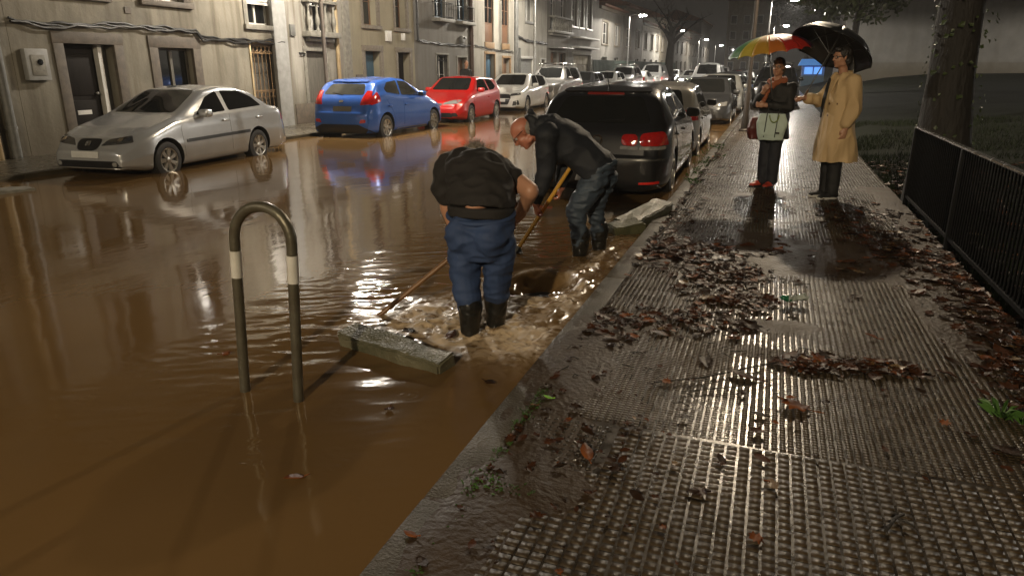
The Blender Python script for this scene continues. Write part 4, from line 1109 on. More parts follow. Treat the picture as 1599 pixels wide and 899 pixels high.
# ---- blue hatchback, rear to camera
bluep = paint('blue_paint', (.03,.12,.48), .25, .3)
sp = hatch(3.95, 1.72, 1.47, .72, 1.04, 1.0, 1.95, paint_m=bluep, tumble=.36)
sp['top'] = [(0,.52),(.04,.64),(.14,.72),(1.0,.98),(1.08,1.01),(1.98,1.43),(2.4,1.47),(3.2,1.42),(3.48,1.35),(3.80,1.04),(3.92,.92),(3.95,.58)]
sp['belt'] = [(0,.46),(.3,.68),(1.0,.90),(2.2,.98),(3.3,1.08),(3.7,1.02),(3.88,.88),(3.95,.55)]
sp['side_windows'] = [[(1.42,.99),(2.0,1.34),(2.42,1.375),(2.46,1.04)], [(2.54,1.045),(2.51,1.375),(3.0,1.34),(3.22,1.20),(3.18,1.12)]]
sp['rear_window'] = [(-.56,1.07),(.56,1.07),(.46,1.31),(-.46,1.31)]
sp['pieces'] = std_pieces()[:4]+[
   ('tail_light','-x',[(.52,.84),(.80,.86),(.72,1.16),(.60,1.16)],CAR['red'],dict(both=True,bulge=.02,off=.01)),
   ('plate','-x',[(-.30,.70),(.20,.70),(.20,.81),(-.30,.81)],M('plate_dim', (.16,.15,.12), None, 6, .5),dict(off=.014,rnd=.008)),
   ('rear_bumper','-x',[(-.78,.20),(.78,.20),(.74,.30),(.5,.40),(-.5,.40),(-.74,.30)],MT['plastic_black'],dict(off=.01)),
   ('reflector','-x',[(.52,.43),(.68,.45),(.68,.52),(.56,.52)],CAR['red'],dict(both=True,off=.01,rnd=.02)),
   ('badge','-x',[(-.06,.90),(.06,.90),(.06,.95),(-.06,.95)],CAR['chrome'],dict(off=.01,rnd=.03)),
   ('rear_wiper','-x',[(.0,1.07),(.02,1.06),(.32,1.10),(.32,1.115)],MT['plastic_black'],dict(off=.012,rnd=0)),
   ('spoiler','-x',[(-.5,1.335),(.5,1.335),(.46,1.385),(-.46,1.385)],bluep,dict(off=.03))]
sp['side_pieces'] = [('tail_light','y',[(3.50,.92),(3.84,.84),(3.80,1.0),(3.56,1.14)],CAR['red']), ('sill','y',[(1.2,.19),(2.75,.19),(2.75,.25),(1.2,.25)],CAR['rim'])]
sp['glass'] = M('car_glass_clear', (.05,.05,.042), (.02,.02,.018), 2.2, .05, spec=.7)
build_car('blue five-door hatchback parked with its tail towards the camera by the cream house', (-9.26, 16.15, ROAD+.02), UP+R(-1), sp, .97, GROUPL)

# ---- red hatchback, nose to camera
redp = paint('red_paint', (.52,.012,.010), .05, .3)
sp = hatch(3.9, 1.68, 1.44, .74, 1.02, .98, 1.75, paint_m=redp)
sp['doors'] = [[(1.05,.30),(1.0,.86),(1.4,.93),(2.55,.95),(2.55,.30)]]
sp['side_windows'] = [[(1.42,.97),(1.76,1.31),(2.36,1.35),(2.50,.98)], [(2.62,.98),(2.48,1.345),(3.0,1.31),(3.25,1.08),(3.0,1.0)]]
sp['pieces'] = std_pieces(hl_z=.65)
sp['pieces'][0] = ('headlight','+x',[(.18,.63),(.62,.66),(.70,.76),(.46,.75),(.22,.685)],CAR['clear'],dict(both=True,bulge=.012))
sp['pieces'][1] = ('grille','+x',[(-.15,.60),(.15,.60),(.16,.66),(-.16,.66)],MT['plastic_black'],{})
sp['pieces'][3] = ('fog_lamp','+x',[(.46,.30),(.66,.30),(.62,.40),(.48,.40)],MT['plastic_black'],dict(both=True,off=.012))
build_car('bright red hatchback parked nose to camera behind the blue one', (-9.22, 20.8, ROAD+.02), DN+R(3), sp, .97, GROUPL)

# ---- white hatchback with the big dark grille
whitep = paint('white_paint_car', (.60,.60,.57), 0, .3)
sp = hatch(4.3, 1.80, 1.43, .74, 1.0, 1.12, 2.05, paint_m=whitep)
sp['pieces'] = std_pieces(front_w=.84, hl_z=.66)
sp['pieces'][0] = ('headlight','+x',[(.40,.63),(.78,.68),(.74,.75),(.44,.71)],CAR['dark_lens'],dict(both=True,bulge=.01))
sp['pieces'][1] = ('grille','+x',[(-.36,.34),(.36,.34),(.46,.58),(.40,.70),(-.40,.70),(-.46,.58)],MT['plastic_black'],dict(rnd=.05))
sp['pieces'][2] = ('air_intake','+x',[(.52,.30),(.76,.34),(.72,.50),(.56,.46)],MT['plastic_black'],dict(both=True))
sp['pieces'][3] = ('plate','+x',[(-.26,.44),(.26,.44),(.26,.54),(-.26,.54)],CAR['plate'],dict(off=.02,rnd=.008))
wt, S = build_car('white hatchback with a large dark grille, nose to camera past the red car', (-9.55, 26.9, ROAD+.02), DN+R(3), sp, 1.0, GROUPL)
h, nn, _, _ = S.bvh.ray_cast(Vector((6,0,.64)), Vector((-1,0,0)))
for k in range(4): badge_ring(wt, h.x+.02, (k-1.5)*.052, .64, .036)

# ---- grey roof-racked estate
greyp = paint('grey_paint_car', (.22,.215,.205), .3, .32)
sp = hatch(4.3, 1.80, 1.72, .95, 1.18, 1.05, 1.8, paint_m=greyp)
sp['top'] = [(0,.6),(.05,.86),(.14,.95),(1.05,1.12),(1.13,1.15),(1.85,1.66),(2.3,1.72),(3.9,1.68),(4.1,1.6),(4.25,1.15),(4.3,.6)]
sp['belt'] = [(0,.5),(.3,.88),(1.05,1.02),(2.2,1.06),(3.9,1.1),(4.2,1.05),(4.3,.55)]
sp['pieces'] = std_pieces(hl_z=.82)
rt, S = build_car('tall grey estate with roof bars parked past the white hatchback', (-9.6, 32.3, ROAD+.02), DN, sp, 1.0, GROUPL)
for sd in (1, -1):
    b = MB(); b.tube([(.45,sd*.56,1.70),(.4,sd*.56,1.78),(-1.6,sd*.56,1.76),(-1.65,sd*.56,1.68)], .02, 8); b.build('roof_bar', CAR['chrome'], rt, 60)
b = MB(); b.bbox(.15,.25,-.62,.62,1.785,1.83,.01); b.build('roof_bar', CAR['chrome'], rt, 40)

# ---- black hatchback by the men, rear to camera
blackp = paint('black_paint', (.022,.022,.024), .4, .28)
sp = dict(L=4.2, W=1.80,
  top=[(0,.52),(.05,.66),(.16,.74),(1.05,.98),(1.13,1.01),(1.95,1.43),(2.5,1.48),(3.4,1.44),(3.70,1.37),(3.78,1.33),(4.06,.98),(4.15,.90),(4.19,.70),(4.2,.5)],
  belt=[(0,.46),(.3,.70),(1.0,.90),(2.2,.95),(3.6,1.02),(3.9,.97),(4.15,.82),(4.2,.48)], axles=(.85,3.42), r=.31, paint=blackp, tumble=.47, tail_plan=.18,
  side_windows=[[(1.5,.985),(1.98,1.33),(2.50,1.385),(2.54,1.0)], [(2.62,1.005),(2.58,1.385),(3.1,1.36),(3.42,1.24),(3.44,1.06)]],
  doors=[[(1.12,.30),(1.08,.86),(1.45,.95),(2.58,.965),(2.58,.30)], [(2.595,.30),(2.595,.965),(3.48,.99),(3.20,.66),(3.05,.30)]],
  windscreen=[(-.62,1.03),(.62,1.03),(.5,1.38),(-.5,1.38)], rear_window=[(-.64,1.0),(.64,1.0),(.49,1.31),(-.49,1.31)],
  mirror=(1.6,.97), handle_z=.84, pieces=std_pieces()[:4]+[
   ('tail_light','-x',[(.30,.745),(.50,.735),(.50,.875),(.30,.875)],CAR['red'],dict(both=True,bulge=.022,off=.010,rnd=.06)),
   ('tail_light','-x',[(.53,.735),(.82,.745),(.80,.915),(.53,.885)],CAR['red'],dict(both=True,bulge=.03,off=.010,rnd=.06)),
   ('reversing_light','-x',[(.29,.695),(.51,.690),(.51,.730),(.29,.735)],CAR['clear'],dict(both=True,off=.010,rnd=.015)),
   ('reversing_light','-x',[(.53,.690),(.83,.700),(.83,.738),(.53,.730)],CAR['clear'],dict(both=True,off=.010,rnd=.015)),
   ('brake_light_strip','-x',[(-.24,1.335),(.24,1.335),(.23,1.352),(-.23,1.352)],M('brake_strip', (.35,.03,.02), None, 9, .3),dict(off=.012,rnd=.006)),
   ('boot_crease','-x',[(-.84,.565),(.84,.565),(.84,.585),(-.84,.585)],M('bumper_edge', (.12,.12,.115), None, 8, .2, metal=.5, coat=1),dict(off=.012,rnd=.008)),
   ('plate','-x',[(-.26,.300),(.26,.300),(.22,.415),(-.22,.415)],CAR['plate'],dict(off=.016,rnd=.015)),
   ('reflector','-x',[(.55,.275),(.78,.285),(.78,.315),(.55,.30)],M('reflector_red', (.75,.03,.02), None, 9, .25),dict(both=True,off=.012,rnd=.008)),
   ('bumper_insert','-x',[(-.80,.19),(.80,.19),(.76,.265),(-.76,.265)],MT['plastic_black'],dict(off=.008)),
   ('rear_wiper','-x',[(-.30,1.03),(.02,1.005),(.02,1.02),(-.30,1.042)],MT['plastic_black'],dict(off=.014,rnd=0)),
   ('spoiler','-x',[(-.58,1.36),(.58,1.36),(.54,1.40),(-.54,1.40)],blackp,dict(off=.02))],
  side_pieces=[('tail_light','y',[(3.95,.75),(4.13,.75),(4.12,.90),(4.02,.91)],CAR['red'])])
gt, S = build_car('black hatchback parked tail to camera beside the pavement, with red round-lens tail lights', (-2.05, 8.66+2.06, ROAD+.015), UP+R(1.2), sp, .985, GROUPR)
h, nn, _, _ = S.bvh.ray_cast(Vector((-6,0,.80)), Vector((1,0,0)))
badge_ring(gt, h.x-.02, 0, .80, .062, letters=[[(-.8,.6),(-.42,-.05)],[(-.42,-.05),(0,.62)],[(0,.62),(.42,-.05)],[(.42,-.05),(.8,.6)],[(-.42,.9),(0,.12)],[(0,.12),(.42,.9)]])
b = MB(); b.lathe([(.052,0),(.045,.012),(.001,.014)], 20, Matrix.Translation((h.x-.012,0,.80)) @ Matrix.Rotation(R(-90),4,'Y')); b.build('badge_plate', MT['plastic_black'], gt, 40)
b = MB(); b.tube([(-1.45,0,1.43),(-1.52,0,1.50),(-1.62,0,1.60)], [.012,.006,.004], 6); b.build('antenna', MT['plastic_black'], gt)
cu = bpy.data.curves.new('plate_text', 'FONT'); cu.body = 'X'; cu.size = .105; cu.align_x = 'CENTER'; cu.align_y = 'CENTER'; cu.extrude = .002
to = bpy.data.objects.new('plate_text', cu); COL.objects.link(to); dg = bpy.context.evaluated_depsgraph_get()
tm = bpy.data.meshes.new_from_object(to.evaluated_get(dg)); bpy.data.objects.remove(to)
h2, nn, _, _ = S.bvh.ray_cast(Vector((-6,0,.357)), Vector((1,0,0)))
tx = link_mesh('plate_letter', tm, MT['plastic_black'], gt); tx.matrix_local = Matrix.Translation((h2.x-.021, -.10, .357)) @ Matrix(((0,0,-1,0),(-1,0,0,0),(0,1,0,0),(0,0,0,1)))

# ---- beige-silver hatchback in front of it
beigep = paint('champagne_paint', (.30,.285,.25), .4, .3)
sp = hatch(3.85, 1.68, 1.50, .76, 1.05, 1.0, 1.85, paint_m=beigep)
sp['pieces'] = std_pieces(tl_z=(.80,1.02))
sp['side_pieces'] = [('tail_light','y',[(3.55,.80),(3.80,.80),(3.76,.98),(3.62,1.02)],CAR['red'])]
sp['handle_m'] = MT['plastic_black']; sp['mirror_m'] = MT['plastic_black']
build_car('champagne hatchback parked ahead of the black car', (-2.0, 14.75, ROAD+.015), UP, sp, .93, GROUPR)

# ---- dark grey hatchback facing the camera
dgreyp = paint('dark_grey_paint', (.075,.078,.082), .45, .3)
sp = hatch(4.1, 1.76, 1.45, .76, 1.0, 1.05, 1.9, paint_m=dgreyp)
sp['pieces'] = std_pieces(front_w=.84, hl_z=.66)
sp['pieces'][1] = ('grille','+x',[(-.3,.30),(.3,.30),(.42,.46),(.34,.62),(-.34,.62),(-.42,.46)],MT['plastic_black'],{})
dk, _ = build_car('dark grey hatchback facing the camera beside the slim lamp post', (-1.95, 22.9, ROAD+.015), DN, sp, .95, GROUPR)

# ---- more distant cars, one of each kind then copied
def put(src, x, y, rz, label, group, sc=1.0, z=ROAD+.015):
    o = copy_tree(src); o.location = (x, y, z); o.rotation_euler = (0,0,rz); o.scale = (sc,)*3; o['label'] = label; o['group'] = group; return o
def recolour(o, old, new):
    for c in o.children:
        if c.data and old.name in [m.name for m in c.data.materials if m]:
            c.data = c.data.copy()
            for i, m in enumerate(c.data.materials):
                if m and m.name == old.name: c.data.materials[i] = new
vanw = paint('van_white', (.55,.55,.53), 0, .35)
sp = hatch(4.7, 1.86, 1.92, 1.0, 1.25, .85, 1.5, paint_m=vanw)
sp['top'] = [(0,.6),(.05,.9),(.14,1.0),(.85,1.2),(.92,1.24),(1.55,1.84),(2.0,1.92),(4.5,1.90),(4.64,1.82),(4.68,1.2),(4.7,.6)]
sp['belt'] = [(0,.5),(.3,.92),(.85,1.10),(2.2,1.15),(4.4,1.15),(4.65,1.1),(4.7,.55)]
sp['pieces'] = std_pieces(hl_z=.82)
sp['side_windows'] = [[(1.25,1.2),(1.6,1.62),(2.1,1.68),(2.15,1.2)]]
van, _ = build_car('white van facing the camera far down the street above the champagne car', (-4.0, 47, ROAD+.015), DN, sp, 1.0, GROUPM, 'van')
van['category'] = 'van'
put(dk, -9.6, 37.6, DN, 'dark hatchback parked beyond the roof-racked estate', GROUPL)
put(wt, -9.6, 43.2, DN, 'white hatchback parked in front of the green hoarding', GROUPL)
put(rt, -9.6, 49.0, DN, 'grey estate parked along the middle of the green hoarding', GROUPL)
put(wt, -9.6, 54.6, UP, 'white hatchback parked tail to camera along the green hoarding', GROUPL)
put(van, -9.5, 60.5, DN, 'white van parked near the end of the green hoarding', GROUPL)['category'] = 'van'
put(dk, -9.6, 67.0, DN, 'dark hatchback parked by the bare street tree', GROUPL)
put(wt, -9.6, 73.0, DN, 'white hatchback parked past the bare street tree', GROUPL)
w2 = put(wt, -1.95, 28.4, DN, 'white-roofed hatchback parked behind the dark grey one', GROUPR)
put(dk, -1.95, 33.6, UP, 'dark hatchback third behind the slim lamp post', GROUPR)
put(dk, -1.95, 39.0, DN, 'dark hatchback fourth behind the slim lamp post', GROUPR)
put(wt, -1.95, 44.5, DN, 'white hatchback parked by the pale lamp post', GROUPR)
suv = put(rt, -.0, 33.0, DN, 'dark tall car standing half on the pavement right of the woman', GROUPM); recolour(suv, greyp, blackp)
def lit(src, x, y, rz, label, red):
    o = put(src, x, y, rz, label, GROUPM)
    for c in o.children:
        if red and c.name.startswith('tail_light'): c.data = c.data.copy(); c.data.materials[0] = REDLIT
        if not red and c.name.startswith('headlight'): c.data = c.data.copy(); c.data.materials[0] = WHITELIT
    return o
lit(dk, -4.3, 58, UP, 'dark car with red tail lights lit, driving away left of the rainbow umbrella handle', True)
lit(gt, -3.2, 70, UP, 'black car with red tail lights lit, farther ahead of the first', True)
lit(rt, -5.2, 78, UP, 'tall grey car with red tail lights lit, far down the street', True)
lit(wt, -6.6, 62, DN, 'white car with headlights on, coming down the far street', False)
lit(dk, -6.4, 84, DN, 'dark car with headlights on, farthest down the street', False)
for o in (suv,): pass
# ================================================================== people: bodies fused into one surface by a voxel remesh
def V3(*a): return Vector(a)
class Blob:
    def __init__(s): s.b = MB()
    def cap(s, p0, r0, p1, r1, n=16, flat=None):
        """tapered capsule; flat=(axis vector, factor) squeezes the section along that axis"""
        p0 = Vector(p0); p1 = Vector(p1); d = p1-p0; L = d.length; t = d.normalized() if L > 1e-6 else V3(0,0,1)
        prof = []
        for k in range(6):
            a = -math.pi/2+math.pi/2*k/5; prof.append((max(1e-4, r0*math.cos(a)), r0*math.sin(a)))
        for k in range(6):
            a = math.pi/2*k/5; prof.append((max(1e-4, r1*math.cos(a)), L+r1*math.sin(a)))
        u = t.orthogonal().normalized(); w = t.cross(u)
        if flat is not None:
            ax = Vector(flat[0]); ax = (ax-t*ax.dot(t)).normalized(); u = ax; w = t.cross(u)
        vs = []; fs = []
        for r, z in prof:
            for k in range(n):
                a = 2*math.pi*k/n; cu, cw = math.cos(a)*r, math.sin(a)*r
                if flat is not None: cu *= flat[1]
                vs.append(p0+t*z+u*cu+w*cw)
        m = len(prof)
        for i in range(m-1):
            for k in range(n): fs.append((i*n+k, i*n+(k+1)%n, (i+1)*n+(k+1)%n, (i+1)*n+k))
        fs.append(tuple(range(n-1,-1,-1))); fs.append(tuple((m-1)*n+k for k in range(n)))
        s.b.add(vs, fs); return s
    def chain(s, pts, rs, **k):
        for i in range(len(pts)-1): s.cap(pts[i], rs[i], pts[i+1], rs[i+1], **k)
        return s
    def ell(s, c, r, rot=None, n=20):
        c = Vector(c); Mx = rot.to_3x3() if rot is not None else Matrix.Identity(3); vs = []; fs = []; m = n//2
        for i in range(m+1):
            ph = -math.pi/2+math.pi*i/m
            for k in range(n):
                a = 2*math.pi*k/n; p = V3(r[0]*max(1e-3, math.cos(ph))*math.cos(a), r[1]*max(1e-3, math.cos(ph))*math.sin(a), r[2]*math.sin(ph)); vs.append(c+Mx@p)
        for i in range(m):
            for k in range(n): fs.append((i*n+k, i*n+(k+1)%n, (i+1)*n+(k+1)%n, (i+1)*n+k))
        fs.append(tuple(range(n-1,-1,-1))); fs.append(tuple(m*n+k for k in range(n)))
        s.b.add(vs, fs); return s
    def loft(s, rings, n=28):
        """closed loft: rings of (centre, half-width vector, half-depth vector)"""
        vs = []; fs = []; m = len(rings)
        for c, a, bb in rings:
            c = Vector(c); a = Vector(a); bb = Vector(bb)
            for k in range(n):
                t = 2*math.pi*k/n; e = .85
                ct, st = math.cos(t), math.sin(t); vs.append(c+a*(math.copysign(abs(ct)**e, ct))+bb*(math.copysign(abs(st)**e, st)))
        for i in range(m-1):
            for k in range(n): fs.append((i*n+k, i*n+(k+1)%n, (i+1)*n+(k+1)%n, (i+1)*n+k))
        fs.append(tuple(range(n-1,-1,-1))); fs.append(tuple((m-1)*n+k for k in range(n)))
        s.b.add(vs, fs); return s
    def fuse(s, name, matr, parent=None, vox=.010, smooth=6, folds=None, cut=None):
        me = bpy.data.meshes.new(name); me.from_pydata(s.b.v, [], s.b.f); me.update()
        bm = bmesh.new(); bm.from_mesh(me); bmesh.ops.recalc_face_normals(bm, faces=bm.faces); bm.to_mesh(me); bm.free()
        o = bpy.data.objects.new(name, me); COL.objects.link(o)
        md = o.modifiers.new('r', 'REMESH'); md.mode = 'VOXEL'; md.voxel_size = vox; md.adaptivity = 0
        if smooth: sm = o.modifiers.new('s', 'SMOOTH'); sm.iterations = smooth; sm.factor = .5
        dg = bpy.context.evaluated_depsgraph_get(); ev = bpy.data.meshes.new_from_object(o.evaluated_get(dg))
        bpy.data.objects.remove(o)
        if cut:
            bm = bmesh.new(); bm.from_mesh(ev)
            for co, no in cut: bmesh.ops.bisect_plane(bm, geom=bm.verts[:]+bm.edges[:]+bm.faces[:], plane_co=co, plane_no=no, clear_outer=True)
            bm.to_mesh(ev); bm.free()
        if folds:
            amp, sc, ax = folds
            n = len(ev.vertices); co = np.empty(n*3, np.float32); ev.vertices.foreach_get('co', co); no = np.empty(n*3, np.float32); ev.vertices.foreach_get('normal', no)
            co = co.reshape(-1,3); no = no.reshape(-1,3); out = co.copy()
            for i in range(n):
                p = Vector((co[i,0]*sc[0], co[i,1]*sc[1], co[i,2]*sc[2]))
                f = 1-2*abs(mnoise.noise(p)+.5*mnoise.noise(p*2.1+V3(3,1,7)))
                out[i] += no[i]*amp*(f-.4)
            ev.vertices.foreach_set('co', out.ravel()); ev.update()
        ev.materials.clear()
        ob = link_mesh(name, ev, matr, parent, 180)
        return ob

SKIN = M('skin', (.50,.27,.17), (.40,.20,.12), 9, .45, bump=.12, bscale=120, dist=.003)
SKINR = M('skin_ruddy', (.50,.20,.13), (.40,.15,.09), 9, .4, bump=.12, bscale=120, dist=.003)
JEANS = M('jeans', (.032,.062,.150), (.018,.035,.090), 5, .75, bump=.3, bscale=160, dist=.003)
JEANSD = M('jeans_faded', (.060,.085,.115), (.030,.042,.062), 5, .6, bump=.3, bscale=160, dist=.003)
TSHIRT = M('black_cotton', (.017,.0145,.013), (.012,.010,.009), 6, .85, bump=.25, bscale=120, dist=.003)
NAVY = M('navy_jacket', (.014,.017,.024), (.009,.011,.015), 6, .72, bump=.3, bscale=60, dist=.004)
BLACKC = M('black_coat', (.014,.013,.013), (.009,.009,.009), 6, .7, bump=.25, bscale=90, dist=.003)
TROUS = M('dark_trousers', (.020,.022,.030), (.012,.013,.018), 6, .75, bump=.25, bscale=90, dist=.003)
TRENCH = M('trench_cloth', (.62,.44,.23), (.50,.345,.17), 4, .7, bump=.3, bscale=70, dist=.004)
BOOT = M('rubber_boot', (.016,.015,.013), (.010,.010,.009), 8, .3, bump=.1)
REDSHOE = M('red_shoe', (.50,.055,.03), (.36,.04,.022), 8, .4)
HAIRG = M('grey_hair', (.34,.30,.25), (.18,.15,.12), 30, .6, stretch=(1,1,.3), bump=1, bscale=120, dist=.006)
HAIRD = M('dark_hair', (.020,.015,.012), (.010,.008,.006), 30, .5, stretch=(1,1,.3), bump=1, bscale=120, dist=.006)
HAIRB = M('brown_hair', (.085,.062,.046), (.04,.028,.02), 30, .55, stretch=(1,1,.3), bump=1, bscale=120, dist=.006)
EYEW = M('eye_white', (.6,.58,.55), None, 5, .2); EYEB = M('eye_iris', (.03,.02,.012), None, 5, .15)
LIP = M('lips', (.32,.12,.09), None, 9, .4)

def frame(fwd, up=(0,0,1)):
    f = Vector(fwd).normalized(); u = Vector(up); u = (u-f*u.dot(f)).normalized(); r = f.cross(u)
    return Matrix((r, f, u)).transposed()        # columns: right, forward, up

def head(bl, c, F, s=1.0):
    """head shapes about centre c; F columns right/forward/up; s=1 → 0.225 m high"""
    P = lambda x, y, z: c + F @ V3(x*s, y*s, z*s)
    Rm = F.to_4x4()
    bl.ell(P(0,-.012,.030), (.075*s,.096*s,.088*s), Rm)            # skull
    bl.ell(P(0,.022,-.035), (.058*s,.066*s,.078*s), Rm)            # face
    bl.ell(P(0,.058,-.092), (.026*s,.024*s,.022*s), Rm)            # chin
    for q in (1,-1):
        bl.ell(P(q*.036,.052,-.030), (.022*s,.022*s,.024*s), Rm)   # cheek
        bl.ell(P(q*.048,.0,-.075), (.016*s,.036*s,.024*s), Rm)     # jaw
        bl.ell(P(q*.030,.072,.028), (.024*s,.014*s,.010*s), Rm)    # brow
        bl.cap(P(q*.078,-.006,.012), .012*s, P(q*.072,-.004,-.028), .008*s, flat=(F @ V3(1,0,0), .55))   # ear
    bl.cap(P(0,.082,.018), .009*s, P(0,.102,-.022), .014*s)        # nose
    for q in (1,-1): bl.ell(P(q*.012,.090,-.026), (.009*s,.010*s,.008*s), Rm)
    bl.ell(P(0,.078,-.053), (.022*s,.012*s,.006*s), Rm); bl.ell(P(0,.077,-.064), (.019*s,.012*s,.007*s), Rm)
    return P

def face_parts(parent, c, F, s=1.0, glasses=True):
    P = lambda x, y, z: c + F @ V3(x*s, y*s, z*s)
    for q in (1,-1):
        b = MB(); T = Matrix.Translation(P(q*.031,.070,.008)) @ F.to_4x4()
        b.lathe([(.0135*s*math.cos(a), .0135*s*math.sin(a)) for a in np.linspace(-1.5,1.5,9)], 14, T); e = b.build('eye', EYEW, parent, 180)
        b = MB(); T2 = Matrix.Translation(P(q*.031,.0828,.007)) @ F.to_4x4() @ Matrix.Rotation(R(-90),4,'X')
        b.lathe([(.0065*s,0),(.005*s,.0018*s),(.0005,.0024*s)], 12, T2); b.build('iris', EYEB, e, 180)
    b = MB(); b.tube([P(x,.0905-.35*x*x*10,-.0585) for x in np.linspace(-.022,.022,7)], [.002*s,.0035*s,.0042*s,.0036*s,.0042*s,.0035*s,.002*s], 8); b.build('mouth', LIP, parent, 180)
    if glasses:
        b = MB()
        for q in (1,-1):
            b.tube([P(q*.033+.024*math.cos(a), .096-.004*abs(math.cos(a)), .006+.017*math.sin(a)) for a in np.linspace(0,2*math.pi,17)], .0022*s, 6, caps=False)
            b.tube([P(q*.057,.092,.010), P(q*.080,.05,.014), P(q*.084,-.01,.010)], .0022*s, 6)
        b.tube([P(-.010,.098,.010), P(.010,.098,.010)], .002*s, 6)
        b.build('glasses', MT['black_iron'], parent, 60)

def hand(bl, wrist, F, s=1.0, curl=.5, left=False, spread=.02):
    """hand from the wrist; F columns: right = across the palm, forward = along the fingers, up = back of the hand"""
    q = -1 if left else 1
    P = lambda x, y, z: Vector(wrist) + F @ V3(x*q*s, y*s, z*s)
    bl.cap(P(0,-.02,0), .027*s, P(0,.02,0), .028*s, flat=(F @ V3(0,0,1), .72))
    bl.ell(P(0,.050,0), (.041*s,.048*s,.016*s), F.to_4x4())
    for k, (x, L) in enumerate(((-.031,.070),(-.0105,.080),(.0105,.074),(.030,.058))):
        p = P(x,.088,.002); a = 0; seg = (L*.45, L*.32, L*.26); rr = (.0098,.0088,.0076,.0066)
        y, z = .088, .002; pts = [p]
        for j in range(3):
            a += curl*(.75 if j == 0 else .95); y += math.cos(a)*seg[j]; z -= math.sin(a)*seg[j]
            pts.append(P(x*(1+spread*j*4), y, z))
        bl.chain(pts, [r*s for r in rr], n=10)
    a = .55+curl*.4
    t = [P(-.030,.022,-.004), P(-.052,.050,-.014), P(-.052+.018*curl*2,.078,-.022-.018*curl), P(-.046+.036*curl,.098,-.026-.026*curl)]
    bl.chain(t, [.0125*s,.0112*s,.0098*s,.0078*s], n=10)

def shoe(name, heel, direction, matr, parent, L=.27, sole=None, high=0.0, w=.048):
    d = Vector(direction); d.z = 0; d.normalize(); F = frame(d); h = Vector(heel)
    P = lambda x, y, z: h + F @ V3(x, y, z)
    bl = Blob()
    bl.cap(P(0,.02,.045), .042, P(0,L*.45,.040), .046, flat=(V3(0,0,1), .95)); bl.cap(P(0,L*.45,.036), .048, P(0,L-.055,.028), .040, flat=(V3(0,0,1), .7))
    bl.cap(P(0,.03,.05), .043, P(0,.045,.10+high), .046+high*.05)
    o = bl.fuse(name, matr, parent, .008, 4, cut=[(P(0,0,.006), (0,0,-1))])
    b = MB(); pts = []
    n = 24
    for k in range(n):
        a = 2*math.pi*k/n; yy = L/2-.012+(L/2+.006)*math.sin(a); ww = w*(1.02 if yy > L*.55 else .88)
        pts.append((ww*math.cos(a), yy))
    vs = [P(x, y, 0) for x, y in pts]+[P(x, y, .026) for x, y in pts]
    b.add(vs, [tuple(range(n-1,-1,-1)), tuple(range(n, 2*n))]+[(k,(k+1)%n,n+(k+1)%n,n+k) for k in range(n)])
    b.build('sole', sole or MT['rubber'], o, 50)
    return o

# ------------------------------------------------------------------ man clearing the drain, back to the camera
mp_base = V3(-1.56, 3.66, ROAD)
H0 = V3(-1.545, 3.74, .60)            # pelvis
bl = Blob()
sh = V3(-1.735, 4.10, .905)
# torso under the shirt, arms, head
bl.loft([(H0+V3(0,0,.0),(.150,0,0),(0,-.10,.01)),(V3(-1.56,3.80,.715),(.150,0,0),(0,-.08,.05)),(V3(-1.62,3.93,.83),(.165,0,0),(0,-.05,.07)),(sh+V3(0,.01,-.02),(.18,0,0),(0,-.02,.06)),(sh+V3(-.02,.09,.0),(.12,0,0),(0,-.02,.06))])
for q, hip in ((-1, V3(-1.64,3.74,.60)), (1, V3(-1.44,3.76,.60))):
    bl.chain([hip, V3(-1.64,3.70,.36) if q < 0 else V3(-1.445,3.79,.36), V3(-1.585,3.655,.0) if q < 0 else V3(-1.48,3.84,.0)], [.080,.052,.036])
eL, wL = V3(-1.945,4.06,.64), V3(-1.885,4.12,.415)
eR, wR = V3(-1.285,3.96,.795), V3(-1.44,4.17,.60)
bl.chain([sh+V3(-.205,-.02,-.03), eL, wL], [.062,.052,.036]); bl.chain([sh+V3(.19,-.03,-.0), eR, wR], [.064,.056,.036])
tool_dir = (V3(-2.02,3.80,.20)-V3(-1.62,4.16,.50)).normalized()
hand(bl, wL+V3(0,.0,-.01), frame(V3(.25,.25,-.9), V3(-1,0,0)), .95, 1.2, left=True)
hand(bl, wR, frame(V3(-.6,.25,-.5), V3(.5,.3,.8)), .95, 1.2)
hc = V3(-1.85, 4.34, .895)
HF = frame(V3(-.05,.80,-.55), V3(0,.5,.8))
bl.cap(sh+V3(-.03,.06,.0), .068, hc+V3(.01,-.06,-.01), .06)
head(bl, hc, HF, 1.0)
man1 = bl.fuse('person', SKIN, None, .0085, 4)
tag(man1, 'man in black T-shirt and jeans bending with his back to the camera in the flood', 'person')
# hair
bl = Blob(); c = hc + HF @ V3(0,-.022,.036); bl.ell(c, (.081,.100,.092), HF.to_4x4()); bl.ell(hc+HF@V3(0,-.06,-.02), (.068,.055,.07), HF.to_4x4())
hr = bl.fuse('hair', HAIRG, man1, .008, 3, folds=(.006,(40,40,40),0), cut=[(hc+HF@V3(0,.062,.02), HF@V3(0,1,-.35))])
hb = MB(); r_ = np.random.default_rng(8)
for k in range(260):
    d = V3(*r_.normal(size=3)).normalized(); d = V3(d.x, d.y-.3, abs(d.z)+.1).normalized()
    p0 = c+HF@V3(d.x*.078,d.y*.097,d.z*.09); p1 = p0+HF@(d*.03)+V3(*r_.normal(size=3))*.008; hb.tube([p0,p1], [.0016,.0005], 3, caps=False)
hb.build('hair_strands', HAIRG, hr)
